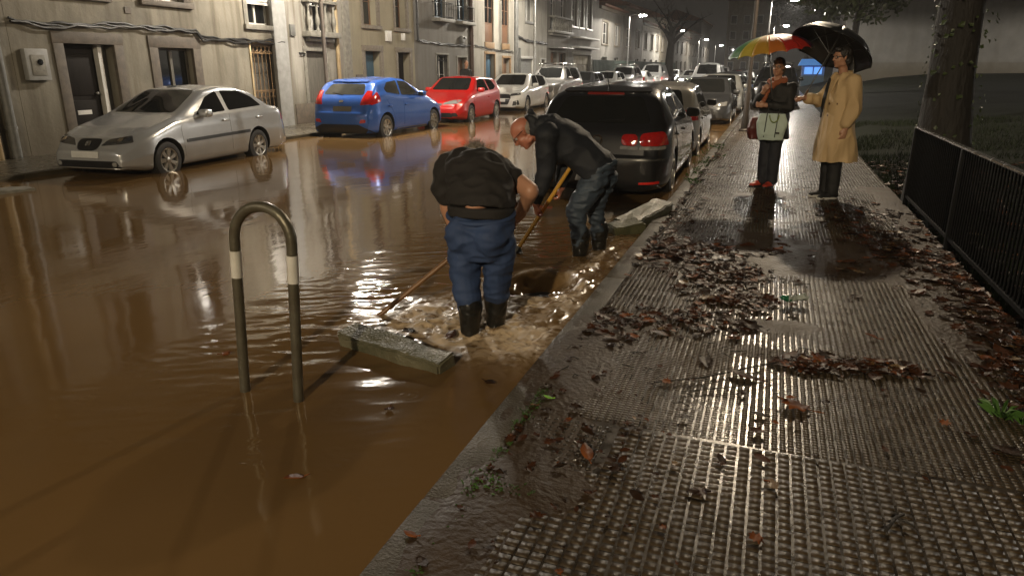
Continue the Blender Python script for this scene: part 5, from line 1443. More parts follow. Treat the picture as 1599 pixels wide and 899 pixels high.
# T-shirt: back, sleeves; leaves a strip of skin above the waistband
bl = Blob()
bl.loft([(V3(-1.55,3.765,.727),(.218,0,0),(0,-.150,.030)),(V3(-1.56,3.785,.755),(.224,0,0),(0,-.150,.055)),(V3(-1.585,3.84,.80),(.232,0,0),(0,-.130,.090)),(V3(-1.625,3.92,.865),(.240,0,0),(0,-.095,.128)),(V3(-1.69,4.02,.905),(.236,0,0),(0,-.060,.132)),(sh+V3(-.01,.02,.0),(.215,0,0),(0,-.03,.118)),(sh+V3(-.02,.13,-.01),(.15,0,0),(0,-.01,.085))])
bl.chain([sh+V3(-.20,-.01,-.02), sh+V3(-.235,-.03,-.12), eL+V3(.005,0,.09)], [.10,.092,.078])
bl.chain([sh+V3(.14,-.02,-.02), sh+V3(.19,-.04,-.03), eR+V3(-.135,.03,.05)], [.105,.098,.080])
ts = bl.fuse('t_shirt', TSHIRT, man1, .0085, 6, folds=(.017,(5,7,9),0))
# shirt tail below the gap
bl = Blob(); bl.loft([(V3(-1.545,3.755,.675),(.212,0,0),(0,-.155,.005)),(V3(-1.547,3.760,.71),(.220,0,0),(0,-.158,.010)),(V3(-1.55,3.765,.728),(.218,0,0),(0,-.156,.012))])
bl.fuse('shirt_tail', TSHIRT, man1, .007, 2)
bl = Blob(); bl.loft([(V3(-1.55,3.765,.715),(.080,0,0),(0,-.148,.015)),(V3(-1.552,3.765,.745),(.080,0,0),(0,-.148,.02))]); bl.fuse('waist_skin', SKIN, man1, .007, 2)
# jeans
bl = Blob()
bl.loft([(V3(-1.545,3.75,.69),(.215,0,0),(0,.150,.03)),(V3(-1.54,3.745,.60),(.219,0,0),(0,.168,.0)),(V3(-1.54,3.745,.50),(.204,0,0),(0,.160,0)),(V3(-1.54,3.745,.43),(.17,0,0),(0,.13,0))])
bl.ell((-1.635,3.66,.575),(.115,.10,.12)); bl.ell((-1.445,3.66,.575),(.115,.10,.12))
bl.chain([V3(-1.635,3.74,.55), V3(-1.645,3.71,.42), V3(-1.635,3.69,.30), V3(-1.608,3.668,.165)], [.124,.110,.094,.086])
bl.chain([V3(-1.44,3.76,.55), V3(-1.435,3.78,.42), V3(-1.455,3.80,.30), V3(-1.472,3.825,.175)], [.124,.108,.092,.084])
jn = bl.fuse('jeans', JEANS, man1, .0085, 5, folds=(.014,(4.5,4.5,11),0))
b = MB(); 
for a in np.linspace(0, 2*math.pi, 41)[:-1]: pass
b.tube([(-1.545+.222*math.cos(a), 3.75+.160*math.sin(a), .683+.028*math.sin(a)) for a in np.linspace(0, 2*math.pi, 41)], .014, 8, caps=False); b.build('waistband', JEANS, jn, 60)
for q, f in ((-1, V3(-1.585,3.63,ROAD)), (1, V3(-1.485,3.82,ROAD))):
    bl = Blob(); bl.chain([f+V3(0,.01,.02), f+V3(0,.02,.14), f+V3(0,.025,.30)], [.058,.062,.080]); bl.chain([f+V3(0,0,.05), f+V3(.0,.13,.045)], [.055,.045])
    bl.fuse('boot', BOOT, man1, .008, 4, folds=(.006,(8,8,14),0))

man1.scale = (.90,1,1); man1.location = (-1.545*.10, 0, 0)
# ------------------------------------------------------------------ man with the shovel, bent over sideways
bl = Blob()
P2 = V3(-1.32, 5.78, .70); S2 = V3(-1.68, 5.66, .985)
def side_rings(k=1.0):
    ax = (S2-P2).normalized(); up = V3(0,0,1); n = (up-ax*up.dot(ax)).normalized(); yv = V3(0,1,0)
    return ax, n, yv
ax, nn_, yv = side_rings()
bl.loft([(P2, yv*.16, nn_*.115),(P2.lerp(S2,.35)+nn_*.02, yv*.15, nn_*.115),(P2.lerp(S2,.75)+nn_*.02, yv*.175, nn_*.12),(S2, yv*.18, nn_*.10),(S2+ax*.08, yv*.09, nn_*.07)])
hc2 = V3(-1.905, 5.56, .985); HF2 = frame(V3(-.62,-.28,-.74), V3(-.72,-.1,.62))
bl.cap(S2+ax*.03+V3(0,0,.01), .066, hc2+HF2@V3(0,-.03,-.06), .058); P_h2 = head(bl, hc2, HF2, 1.04)
e2, w2_ = V3(-1.70,5.50,.66), V3(-1.775,5.52,.41)
e2b, w2b = V3(-1.60,5.80,.70), V3(-1.62,5.72,.53)
bl.chain([S2+V3(0,-.19,-.02), e2, w2_], [.062,.048,.033]); bl.chain([S2+V3(.02,.17,-.03), e2b, w2b], [.062,.048,.033])
# shovel axis: from the water up through both hands
A2, B2 = V3(-2.03,5.58,-.12), V3(-1.52,5.64,.72); sd = (B2-A2).normalized()
hand(bl, w2_+V3(0,0,.01), frame(V3(-.05,.15,-1), V3(-.8,-.6,.0)), 1.0, 1.15, left=False)
hand(bl, w2b, frame(V3(-.1,-.35,-.9), V3(.9,.3,.2)), 1.0, 1.15, left=True)
for hip, kn, an in ((V3(-1.33,5.70,.66),V3(-1.46,5.64,.36),V3(-1.435,5.70,.0)),(V3(-1.29,5.87,.66),V3(-1.36,5.90,.36),V3(-1.34,5.98,.0))):
    bl.chain([hip, kn, an], [.08,.058,.045])
man2 = bl.fuse('person', SKINR, None, .0085, 4); tag(man2, 'balding man in dark hooded jacket stooping with a yellow-handled shovel behind the black car', 'person')
face_parts(man2, hc2, HF2, 1.04, glasses=True)
bl = Blob(); bl.ell(hc2+HF2@V3(0,-.055,-.005), (.079,.066,.070), HF2.to_4x4()); hr2 = bl.fuse('hair', HAIRG, man2, .008, 3, folds=(.006,(40,40,40),0))
# jacket with hood and sleeves
bl = Blob()
bl.loft([(P2-ax*.075+V3(0,0,-.01), yv*.185, nn_*.150),(P2+ax*.02, yv*.19, nn_*.152),(P2.lerp(S2,.35)+nn_*.015, yv*.18, nn_*.145),(P2.lerp(S2,.72)+nn_*.025, yv*.205, nn_*.15),(S2+nn_*.01, yv*.21, nn_*.13),(S2+ax*.09, yv*.12, nn_*.095)])
bl.chain([S2+V3(.0,-.17,.0), e2+V3(0.01,0,.03), e2.lerp(w2_,.55), w2_+V3(.0,0,.045)], [.10,.078,.064,.052])
bl.chain([S2+V3(.02,.16,-.01), e2b, w2b+V3(0,0,.05)], [.10,.078,.054])
bl.chain([S2+V3(.06,0,-.06), V3(-1.62,5.62,.86)], [.12,.12])
jk = bl.fuse('jacket', NAVY, man2, .009, 5, folds=(.010,(5,5,6),0))
# collar and raised hood falling behind the bald crown
bl = Blob(); bl.chain([S2+ax*.05+nn_*.02, hc2+HF2@V3(0,-.095,-.045)], [.115,.088]); bl.ell(hc2+HF2@V3(0,-.125,.005), (.098,.045,.085), HF2.to_4x4()); bl.cap(hc2+HF2@V3(0,-.125,.03), .055, hc2+HF2@V3(0,-.165,.075), .028)
bl.fuse('hood', NAVY, jk, .009, 4, folds=(.010,(9,9,9),0))
b = MB(); zp = []
for k in range(7):
    t = k/6; q = S2.lerp(P2,.18+.0*t); zp.append(V3(-1.648+.006*math.sin(t*4), 5.448, .865-.12*t))
b.tube(zp, .0035, 6); b.build('zip', CAR['chrome'], jk)
# jeans tucked into boots
bl = Blob()
bl.loft([(P2+V3(.03,0,.02), yv*.175, V3(.13,0,.06)),(P2+V3(.0,0,-.05), yv*.18, V3(.135,0,.03)),(P2+V3(-.02,0,-.12), yv*.16, V3(.11,0,0))])
bl.chain([V3(-1.325,5.70,.62),V3(-1.40,5.665,.48),V3(-1.465,5.64,.36),V3(-1.45,5.67,.20),V3(-1.44,5.69,.08)], [.115,.098,.082,.068,.062])
bl.chain([V3(-1.29,5.87,.62),V3(-1.33,5.885,.48),V3(-1.365,5.90,.36),V3(-1.35,5.94,.20),V3(-1.34,5.97,.08)], [.115,.098,.082,.068,.062])
bl.fuse('jeans', JEANSD, man2, .0085, 5, folds=(.016,(6,6,14),0))
for f in (V3(-1.435,5.70,ROAD), V3(-1.335,5.98,ROAD)):
    bl = Blob(); bl.chain([f+V3(0,0,.03), f+V3(0,0,.14), f+V3(.0,0,.30)], [.062,.064,.084]); bl.chain([f+V3(0,0,.05), f+V3(-.14,-.06,.045)], [.058,.046])
    bl.fuse('boot', BOOT, man2, .008, 4, folds=(.006,(8,8,14),0))

# ------------------------------------------------------------------ standing figures
def standing(label, x, y, face_dir, top, spec):
    pass

# woman under the rainbow umbrella: faces the camera, turned a little to the road
wx, wy = .015, 9.82
fd = V3(-.30,-.95,0).normalized(); rt = fd.cross(V3(0,0,1))          # rt = her right (picture left)
B_ = lambda r, f, z: V3(wx,wy,z) + rt*r + fd*f
bl = Blob()
bl.loft([(B_(0,0,.74),rt*.145,fd*.10),(B_(0,0,.90),rt*.135,fd*.095),(B_(0,.0,1.10),rt*.15,fd*.10),(B_(0,-.01,1.26),rt*.17,fd*.085),(B_(0,-.01,1.32),rt*.09,fd*.06)])
for q in (1,-1): bl.chain([B_(q*.07,0,.76), B_(q*.062,.01,.42), B_(q*.058,-.01,.09)], [.078,.055,.042])
hcw = B_(.0,.03,1.505); HFw = frame(fd+V3(0,0,-.08))
bl.cap(B_(0,-.01,1.28), .05, hcw+HFw@V3(0,-.02,-.07), .047); head(bl, hcw, HFw, .93)
eRw, wRw = B_(.215,.07,1.05), B_(.10,.20,1.20)
eLw, wLw = B_(-.20,.05,1.02), B_(.06,.21,1.045)
bl.chain([B_(.165,-.01,1.25), eRw, wRw], [.05,.042,.03]); bl.chain([B_(-.165,-.01,1.25), eLw, wLw], [.05,.042,.03])
hand(bl, wRw, frame(rt*-.35+V3(0,0,.45)+fd*.35, fd), .92, 1.1)
hand(bl, wLw, frame(rt*.85+fd*.3+V3(0,0,.05), fd), .92, .9, left=True)
wom = bl.fuse('person', SKIN, None, .008, 4); tag(wom, 'woman in black coat with red shoes holding the rainbow umbrella', 'person')
face_parts(wom, hcw, HFw, .93)
bl = Blob(); bl.ell(hcw+HFw@V3(0,-.022,.030), (.078,.089,.082), HFw.to_4x4()); bl.ell(hcw+HFw@V3(0,-.050,-.04), (.080,.055,.080), HFw.to_4x4())
bl.fuse('hair', HAIRB, wom, .008, 3, folds=(.006,(40,40,30),0), cut=[(hcw+HFw@V3(0,.028,.03), HFw@V3(0,1,-.42))])
bl = Blob()
bl.loft([(B_(0,0,.63),rt*.205,fd*.15),(B_(0,0,.80),rt*.19,fd*.14),(B_(0,.0,1.0),rt*.18,fd*.135),(B_(0,0,1.16),rt*.195,fd*.13),(B_(0,-.01,1.27),rt*.20,fd*.11),(B_(0,-.01,1.335),rt*.10,fd*.08)])
bl.chain([B_(.165,-.01,1.25), eRw, wRw.lerp(eRw,.22)], [.078,.064,.046]); bl.chain([B_(-.165,-.01,1.25), eLw, wLw.lerp(eLw,.2)], [.078,.064,.046])
cw = bl.fuse('coat', BLACKC, wom, .009, 5, folds=(.014,(6,6,4),0))
bl = Blob()
bl.chain([B_(-.10,.03,1.345), B_(0.0,.105,1.30), B_(.075,.165,1.20), B_(.085,.19,1.10)], [.034,.036,.034,.030], flat=(fd, .6)); bl.chain([B_(-.10,.02,1.34), B_(-.06,-.07,1.36), B_(.05,-.075,1.36), B_(.10,.02,1.33), B_(.02,.10,1.29)], [.03]*5)
bl.fuse('scarf', M('orange_scarf', (.34,.10,.035), (.22,.06,.022), 8, .7, bump=.3, bscale=100, dist=.003), wom, .008, 3, folds=(.006,(14,14,14),0))
bl = Blob()
for q in (1,-1): bl.chain([B_(q*.062,0,.78), B_(q*.060,.01,.45), B_(q*.055,.0,.09)], [.095,.080,.072])
bl.fuse('trousers', TROUS, wom, .009, 4, folds=(.010,(7,7,5),0))
for q in (1,-1): shoe('shoe', B_(q*.062,-.05,0), fd+rt*(.35+.15*q), REDSHOE, wom, .25)

# person in the trench coat, three-quarter view to the left
tx_, ty_ = .72, 9.22
fd = V3(-.88,-.48,0).normalized(); rt = fd.cross(V3(0,0,1))          # rt = right hand side (away from the camera)
B_ = lambda r, f, z: V3(tx_,ty_,z) + rt*r + fd*f
bl = Blob()
bl.loft([(B_(0,0,.80),rt*.15,fd*.11),(B_(0,0,1.0),rt*.15,fd*.11),(B_(0,.0,1.2),rt*.17,fd*.11),(B_(0,-.01,1.35),rt*.18,fd*.09),(B_(0,-.01,1.41),rt*.09,fd*.06)])
for q in (1,-1): bl.chain([B_(q*.075,0,.84), B_(q*.07,.01,.46), B_(q*.068,-.0,.09)], [.08,.056,.043])
hct = B_(-.0,.06,1.605); HFt = frame(fd+V3(-.05,-.12,-.06))
bl.cap(B_(0,-.01,1.36), .053, hct+HFt@V3(0,-.02,-.07), .05); head(bl, hct, HFt, .98)
eRt, wRt = B_(.20,.12,1.12), B_(.165,.36,1.155)
eLt, wLt = B_(-.235,-.02,1.05), B_(-.235,.04,.84)
bl.chain([B_(.17,-.01,1.33), eRt, wRt], [.052,.044,.032]); bl.chain([B_(-.18,-.01,1.33), eLt, wLt], [.052,.044,.032])
hand(bl, wRt, frame(fd+V3(0,0,.1), V3(0,0,1)), .95, 1.15); hand(bl, wLt+V3(0,0,-.01), frame(V3(0,0,-1)+fd*.25, -rt), .95, .55, left=True)
tr = bl.fuse('person', SKIN, None, .008, 4); tag(tr, 'person in long tan trench coat and dark trousers standing under the black umbrella', 'person')
face_parts(tr, hct, HFt, .98)
bl = Blob(); bl.ell(hct+HFt@V3(0,-.030,.042), (.088,.100,.090), HFt.to_4x4()); bl.ell(hct+HFt@V3(0,-.062,-.035), (.084,.060,.085), HFt.to_4x4()); bl.ell(hct+HFt@V3(0,.055,.085), (.062,.035,.028), HFt.to_4x4())
bl.fuse('hair', HAIRD, tr, .008, 3, folds=(.006,(40,40,30),0), cut=[(hct+HFt@V3(0,.070,.03), HFt@V3(0,1,-.6))])
bl = Blob()
bl.loft([(B_(0,-.02,.44),rt*.255,fd*.235),(B_(0,-.01,.62),rt*.235,fd*.205),(B_(0,0,.85),rt*.210,fd*.175),(B_(0,0,1.05),rt*.205,fd*.160),(B_(0,0,1.22),rt*.215,fd*.150),(B_(0,-.01,1.35),rt*.210,fd*.120),(B_(0,-.005,1.425),rt*.105,fd*.085)])
bl.chain([B_(.17,-.01,1.33), eRt, wRt.lerp(eRt,.25)], [.088,.074,.056]); bl.chain([B_(-.18,-.01,1.33), eLt, wLt+V3(0,0,.05)], [.092,.080,.064])
ct = bl.fuse('trench_coat', TRENCH, tr, .009, 5, folds=(.022,(6.5,6.5,1.6),0), cut=[((0,0,.445),(0,0,-1))])
# lapels, collar, buttons, belt
bl = Blob(); bl.chain([B_(-.085,-.03,1.43), B_(-.075,.055,1.425), B_(-.045,.115,1.37), B_(-.03,.160,1.22)], [.022,.024,.03,.012], flat=(fd, .5)); bl.chain([B_(-.085,-.03,1.43), B_(0,-.09,1.445), B_(.085,-.03,1.43), B_(.08,.06,1.42), B_(.06,.118,1.36)], [.022,.024,.022,.024,.02])
bl.fuse('collar', TRENCH, ct, .007, 3)
b = MB()
for (r_0, z) in ((-.055,1.10),(-.055,.97),(-.055,.84),(-.145,1.10),(-.145,.97)):
    f_ = .165*math.sqrt(max(.05, 1-(r_0/.215)**2))+.008
    b.lathe([(.013,0),(.013,.006),(.001,.008)], 12, Matrix.Translation(B_(r_0, f_, z)) @ frame(V3(0,0,1), fd).to_4x4())
b.build('button', MT['brown_wood'], ct)
bl = Blob(); bl.chain([B_(.035,.150,1.36), B_(.05,.178,1.15), B_(.055,.188,.95)], [.03,.035,.02], flat=(fd,.35)); bl.fuse('shirt_front', BLACKC, tr, .008, 2)
bl = Blob()
for q in (1,-1): bl.chain([B_(q*.072,0,.80), B_(q*.070,.01,.45), B_(q*.068,.0,.08)], [.10,.080,.070])
bl.fuse('trousers', BLACKC, tr, .009, 4, folds=(.010,(7,7,5),0))
for q in (1,-1): shoe('shoe', B_(q*.075,-.06,0), fd+rt*.1*q, BLACKC, tr, .27, sole=MT['white_paint'])

# far pedestrian behind the red car
px_, py_ = -10.9, 25.2
b0 = V3(px_, py_, .015); fd = V3(.85,-.5,0).normalized(); rt = fd.cross(V3(0,0,1)); B_ = lambda r, f, z: b0 + rt*r + fd*f + V3(0,0,z)
bl = Blob(); hcp = B_(0,.03,1.60); HFp = frame(fd)
bl.cap(B_(0,0,1.38), .052, hcp+V3(0,0,-.06), .05); head(bl, hcp, HFp, .98)
bl.loft([(B_(0,0,.85),rt*.15,fd*.10),(B_(0,0,1.1),rt*.16,fd*.10),(B_(0,0,1.36),rt*.17,fd*.09)])
for q in (1,-1):
    bl.chain([B_(q*.08,0,.85), B_(q*.08,.01,.46), B_(q*.08,0,.08)], [.08,.056,.043]); bl.chain([B_(q*.19,0,1.34), B_(q*.22,0,1.08), B_(q*.2,.06,.86)], [.05,.042,.032])
    hand(bl, B_(q*.2,.06,.85), frame(V3(0,0,-1)+fd*.2, rt*q), .95, .5, left=q < 0)
pp = bl.fuse('person', SKIN, None, .012, 3); tag(pp, 'pedestrian in dark jacket standing on the far pavement behind the red car', 'person')
bl = Blob(); bl.loft([(B_(0,0,.78),rt*.19,fd*.14),(B_(0,0,1.1),rt*.19,fd*.13),(B_(0,0,1.33),rt*.20,fd*.11),(B_(0,0,1.43),rt*.09,fd*.08)])
for q in (1,-1): bl.chain([B_(q*.18,0,1.33), B_(q*.22,0,1.08), B_(q*.2,.05,.90)], [.08,.065,.05])
bl.fuse('jacket', BLACKC, pp, .012, 4)
bl = Blob(); bl.ell(hcp+HFp@V3(0,-.03,.04), (.082,.09,.08), HFp.to_4x4()); bl.fuse('hair', HAIRB, pp, .01, 2, cut=[(hcp+HFp@V3(0,.06,.03), HFp@V3(0,1,-.5))])
bl = Blob()
for q in (1,-1): bl.chain([B_(q*.08,0,.84), B_(q*.08,.01,.46), B_(q*.08,0,.09)], [.10,.08,.07])
bl.fuse('trousers', TROUS, pp, .012, 3)
for q in (1,-1): shoe('shoe', B_(q*.08,-.06,0), fd, BOOT, pp, .27)
# ================================================================== things around the people
def umbrella(label, hub, tilt_dir, tilt, rad, gores, mats, rise, shaft_len, grip_hook, hook_m, group=None, inner=None, hook_dir=(0,1,0), nose=.05):
    """dome of separate cloth gores on ribs, a shaft and a handle; hub = top of the canopy in the world"""
    t = thing('umbrella', label, 'umbrella', hub)
    ax = Vector(tilt_dir).normalized()*math.sin(tilt)+Vector((0,0,1))*math.cos(tilt); ax.normalize()
    u = ax.orthogonal().normalized(); w = ax.cross(u)
    def P(a, f):
        """f 0..1 along a rib"""
        r = rad*math.sin(f*math.pi/2*.86)/math.sin(math.pi/2*.86); z = -rise*(1-math.cos(f*math.pi/2*.86))/(1-math.cos(math.pi/2*.86))
        return (u*math.cos(a)+w*math.sin(a))*r+ax*z
    n = gores; m = 10; sub = 6
    for g in range(n):
        b = MB(); vs = []; fs = []
        for i in range(m+1):
            f = .03+.97*i/m
            for k in range(sub+1):
                s = k/sub; a = 2*math.pi*(g+s)/n; p = P(a, f)
                sag = 4*s*(1-s)*f*f
                p = p*(1-.035*sag)+ax*(-.012*sag if i < m else .018*sag)
                vs.append(p)
        for i in range(m):
            for k in range(sub): fs.append((i*(sub+1)+k, (i+1)*(sub+1)+k, (i+1)*(sub+1)+k+1, i*(sub+1)+k+1))
        b.add(vs, fs); o = b.build('canopy_panel', mats[g % len(mats)], t, 180)
        md = o.modifiers.new('cloth', 'SOLIDIFY'); md.thickness = .002; md.offset = -1
    for g in range(n):
        a = 2*math.pi*g/n; b = MB(); b.tube([P(a, f)-ax*.008 for f in np.linspace(.02, 1.0, 9)], .0028, 5); b.tube([P(a, .5)-ax*.01, -ax*(rise*1.15)], .002, 5); b.build('rib', MT['grey_steel'], t)
    b = MB(); b.tube([ax*nose, ax*0, -ax*shaft_len], [.004,.006,.007], 8); b.lathe([(.018,-.01),(.016,.012),(.006,.02)], 12, frame(u, ax).to_4x4()); b.build('shaft', MT['grey_steel'], t, 60)
    e = -ax*shaft_len; hd = Vector(hook_dir).normalized()
    b = MB()
    if grip_hook:
        pts = [e+ax*.10, e]; c = e+hd*.045
        for k in range(1, 10):
            a = math.pi*1.1*k/9; pts.append(c-hd*.045*math.cos(a)-ax*.045*math.sin(a))
        b.tube(pts, .012, 10)
    else: b.tube([e+ax*.12, e+ax*.06, e-ax*.02], [.013,.016,.014], 10)
    b.build('handle', hook_m, t, 60)
    return t
cl = lambda n, c: M('umbrella_'+n, c, tuple(x*.85 for x in c), 3, .4, bump=.1, bscale=60)
RB = [cl('red', (.50,.03,.02)), cl('orange', (.55,.17,.03)), cl('amber', (.55,.30,.04)), cl('yellow', (.50,.40,.04)), cl('green', (.06,.20,.06)), cl('teal', (.03,.10,.13)), cl('navy', (.03,.035,.10)), cl('purple', (.12,.03,.08))]
rb = [RB[i] for i in (7,0,1,3,7,6,5,4,3,2,1,0,0,7,6,5)]
ru = umbrella('rainbow striped umbrella held by the woman in black', (-.145, 9.58, 1.87), (-.93,-.2,0), R(9), .50, 16, rb, .22, .74, False, MT['plastic_black'])
bk = [cl('black', (.018,.018,.02))]
umbrella('large black umbrella with a hooked wooden handle over the trench coat', (.655, 9.50, 1.885), (.74,.67,0), R(32), .49, 8, bk, .24, .86, True, MT['brown_wood'], hook_dir=(-.85,-.4,.1))

# tote bag in front of the woman, dark red bag at her side
mint = M('mint_canvas', (.56,.68,.61), (.46,.57,.51), 5, .6, bump=.3, bscale=60, dist=.004)
t = thing('tote_bag', 'pale mint tote bag with dark straps hanging before the woman in black', 'bag', (.0, 9.62, .60))
bl = Blob(); bl.loft([((0,0,.02),(.145,.02,0),(0,.05,0)),((0,0,.10),(.165,.02,0),(0,.07,0)),((.0,0,.24),(.185,.02,0),(0,.055,0)),((0,0,.345),(.150,.015,0),(0,.03,0))])
bd = bl.fuse('bag_body', mint, t, .008, 3, folds=(.008,(7,7,5),0))
strap = M('dark_strap', (.02,.022,.02), None, 8, .6)
for xx, c in ((-.055,strap),(.075,strap)):
    b = MB(); b.tube([(xx-.03,-.062,.06),(xx-.02,-.078,.20),(xx-.012,-.052,.335),(xx,-.02,.42)], .006, 6); b.build('strap', c, t, 60)
b = MB(); b.tube([(.055*math.cos(a)+.02,-.072+.012*math.sin(a),.33+.085*math.sin(a)) for a in np.linspace(math.pi, 2*math.pi, 13)], .006, 6); b.build('handle', M('lime_cord', (.25,.34,.05), None, 8, .6), t, 60)
b = MB(); b.box(.055,.098,-.078,-.070,.105,.125); b.build('label_patch', strap, t)
t = thing('shoulder_bag', 'dark red shoulder bag on the woman hip beside the mint tote', 'bag', (-.20, 9.76, .62))
bl = Blob(); bl.loft([((0,0,.0),(.07,.05,0),(-.03,.07,0)),((0,0,.14),(.095,.06,0),(-.03,.08,0)),((0.01,0,.27),(.06,.04,0),(-.02,.04,0))]); bl.fuse('bag_body', M('dark_red_leather', (.13,.025,.018), (.08,.016,.012), 8, .4), t, .009, 3, folds=(.006,(7,7,7),0))
b = MB(); b.tube([(.03,0,.26),(.12,.02,.45),(.22,.03,.66)], .009, 6); b.build('strap', MT['plastic_black'], t)

# tools
wood = M('ash_handle', (.24,.125,.05), (.15,.075,.03), 6, .4, stretch=(2,2,2), bump=.2)
t = thing('shovel', 'shovel with a bright yellow wooden handle dipping into the whirlpool', 'shovel', A2)
b = MB(); d = B2-A2; b.tube([d*.14, d*.5, d*1.0], [.017,.017,.016], 12); b.build('handle', M('yellow_handle', (.72,.40,.06), (.6,.31,.04), 6, .35, bump=.15), t, 60)
Fs = frame(-d.normalized(), V3(.2,-1,.2)); b = MB(); vs = []; fs = []
prof = [(.03,0,-.02),(.10,.03,0),(.105,.12,.008),(.10,.20,.004),(.05,.27,-.006),(.01,.285,-.01)]
for x, y, z in prof:
    for k in range(7):
        s = -1+k/3; vs.append(d*.15 + Fs @ V3(x*s, y, z+.028*s*s))
for i in range(len(prof)-1):
    for k in range(6): fs.append((i*7+k, i*7+k+1, (i+1)*7+k+1, (i+1)*7+k))
b.add(vs, fs); o = b.build('blade', MT['grey_steel'], t, 60); md = o.modifiers.new('plate', 'SOLIDIFY'); md.thickness = .003
b = MB(); b.tube([d*.17, d*.13+Fs@V3(0,.03,.0)], [.021,.017], 10); b.build('socket', MT['grey_steel'], t, 60)
A1, B1 = V3(-2.34,3.70,-.10), V3(-1.50,4.30,.66)
t = thing('hoe', 'long brown-handled hoe slanting into the churning water left of the man in jeans', 'hoe', A1); d = B1-A1
b = MB(); b.tube([d*.0, d*.5, d*1.0], [.016,.016,.015], 12); b.build('handle', wood, t, 60)
b = MB(); Fh = frame(-d.normalized(), V3(0,0,1)); b.bbox(-.09,.09,-.012,.0,-.14,.02,.004, Matrix.Translation(d*.0) @ Fh.to_4x4()); b.tube([d*.05, d*-.01], [.022,.02], 10); b.build('blade', MT['black_iron'], t, 40)

# hoop barrier in the water
t = thing('hoop_barrier', 'weathered steel hoop barrier with two white reflective bands standing in the water', 'barrier', (-2.155, 2.56, ROAD))
TB = lambda p: V3(p[0], p[1], p[2]-ROAD)
q = []; rr_ = .155; zc = .745; lean = .060
def hp(x, z): return V3(x + lean*(z-.36)*1.0+.0, .0, z-ROAD)
for z in np.linspace(ROAD-.05, zc, 14): q.append(hp(-.158, z))
for a in np.linspace(math.pi, 0, 17)[1:-1]: q.append(hp(.158*math.cos(a), zc+.158*math.sin(a)))
for z in np.linspace(zc, ROAD-.05, 14): q.append(hp(.158, z))
b = MB(); b.tube(q, .0245, 20); b.build('tube', M('rusty_steel', (.17,.16,.12), (.085,.072,.048), 12, .42, .3, metal=.5, bump=.2, bscale=60), t, 60)
for sx, z0, z1 in ((-.158,.555,.685),(.158,.560,.690)):
    b = MB(); b.tube([hp(sx,z0), hp(sx,z1)], .0262, 20); b.build('reflective_band', M('band_white', (.66,.65,.60), (.5,.48,.43), 12, .35), t, 60)

# displaced kerb blocks
def block(label, c, L, Wd, Hh, rz, tilt, roll, matr, seed):
    bm = bmesh.new(); bmesh.ops.create_cube(bm, size=1)
    for v in bm.verts: v.co = V3(v.co.x*L, v.co.y*Wd, v.co.z*Hh)
    bmesh.ops.bevel(bm, geom=bm.edges[:], offset=.012, segments=2, affect='EDGES')
    bmesh.ops.subdivide_edges(bm, edges=bm.edges[:], cuts=9, use_grid_fill=True)
    for v in bm.verts:
        p = v.co*9+V3(seed,0,0); v.co += V3(mnoise.noise(p), mnoise.noise(p+V3(5,1,2)), mnoise.noise(p+V3(1,8,3)))*.016 + V3(0,0,1)*mnoise.noise(p*3.1)*.006
    me = bpy.data.meshes.new('kerb_block'); bm.to_mesh(me); bm.free()
    o = link_mesh('kerb_block', me, matr, None, 50); o.location = c; o.rotation_euler = (R(roll), R(tilt), R(rz)); tag(o, label, 'kerb block'); return o
block('dislodged mossy kerb block lying in the churning water in front of the man in jeans', (-1.850,3.22,-.050), .74, .15, .20, -13, 2.5, 12, M('wet_block', (.17,.155,.10), (.06,.062,.032), 7, .6, .4, bump=1, bscale=70, detail=8), 1)
block('mossy kerb block propped at the pavement edge behind the black car', (-1.16,7.25,-.01), .95, .22, .20, 73, -5, 8, MT['moss_stone'], 5)
block('broken short kerb block lying against the longer one near the shovel man', (-1.24,6.72,-.02), .34, .22, .15, 40, -4, 5, MT['moss_stone'], 9)
# half-drowned block by the left kerb
block('small stone slab awash at the far left edge of the flood', (-9.25,6.30,-.03), .6, .4, .06, 70, 2, 0, MT['concrete'], 3)

# ---- leaves
def leaf_shape(r, s, kind=0):
    """curled leaf outline with a midrib fold: returns (verts, faces) flat about the origin"""
    if kind == 0:  out = [(0,-.5),(.16,-.38),(.27,-.12),(.25,.12),(.14,.33),(0,.52)]
    else:          out = [(0,-.42),(.12,-.28),(.34,-.30),(.26,-.10),(.50,.04),(.27,.12),(.30,.34),(.12,.26),(0,.55)]
    c1, c2 = r.uniform(-.2,.45), r.uniform(-.2,.4)
    vs = []; n = len(out)
    for x, y in out: vs.append((x, y))
    L = [(x, y, abs(x)*c1*.6+y*y*c2*.5+r.uniform(-.02,.02)) for x, y in vs]
    Rr = [(-x, y, abs(x)*c1*.6+y*y*c2*.5+r.uniform(-.02,.02)) for x, y in vs]
    mid = [(0, y, y*y*c2*.5-.02) for x, y in vs]
    V = [V3(*p)*s for p in L+Rr+mid]; F = []
    for i in range(n-1): F += [(2*n+i, i, i+1, 2*n+i+1), (n+i, 2*n+i, 2*n+i+1, n+i+1)]
    return V, F
def surf_z(x, y): return .004
lr = random.Random(4)
LM = [MT['leaf_brown'], M('leaf_dark', (.034,.016,.008), (.016,.009,.005), 4, .34, .5, spec=.06, bump=.5, bscale=30), M('leaf_orange', (.22,.07,.02), (.11,.035,.012), 4, .4, .55, spec=.1, bump=.5, bscale=30), M('leaf_tan', (.20,.12,.045), (.10,.06,.025), 4, .3, .5, bump=.5, bscale=30)]
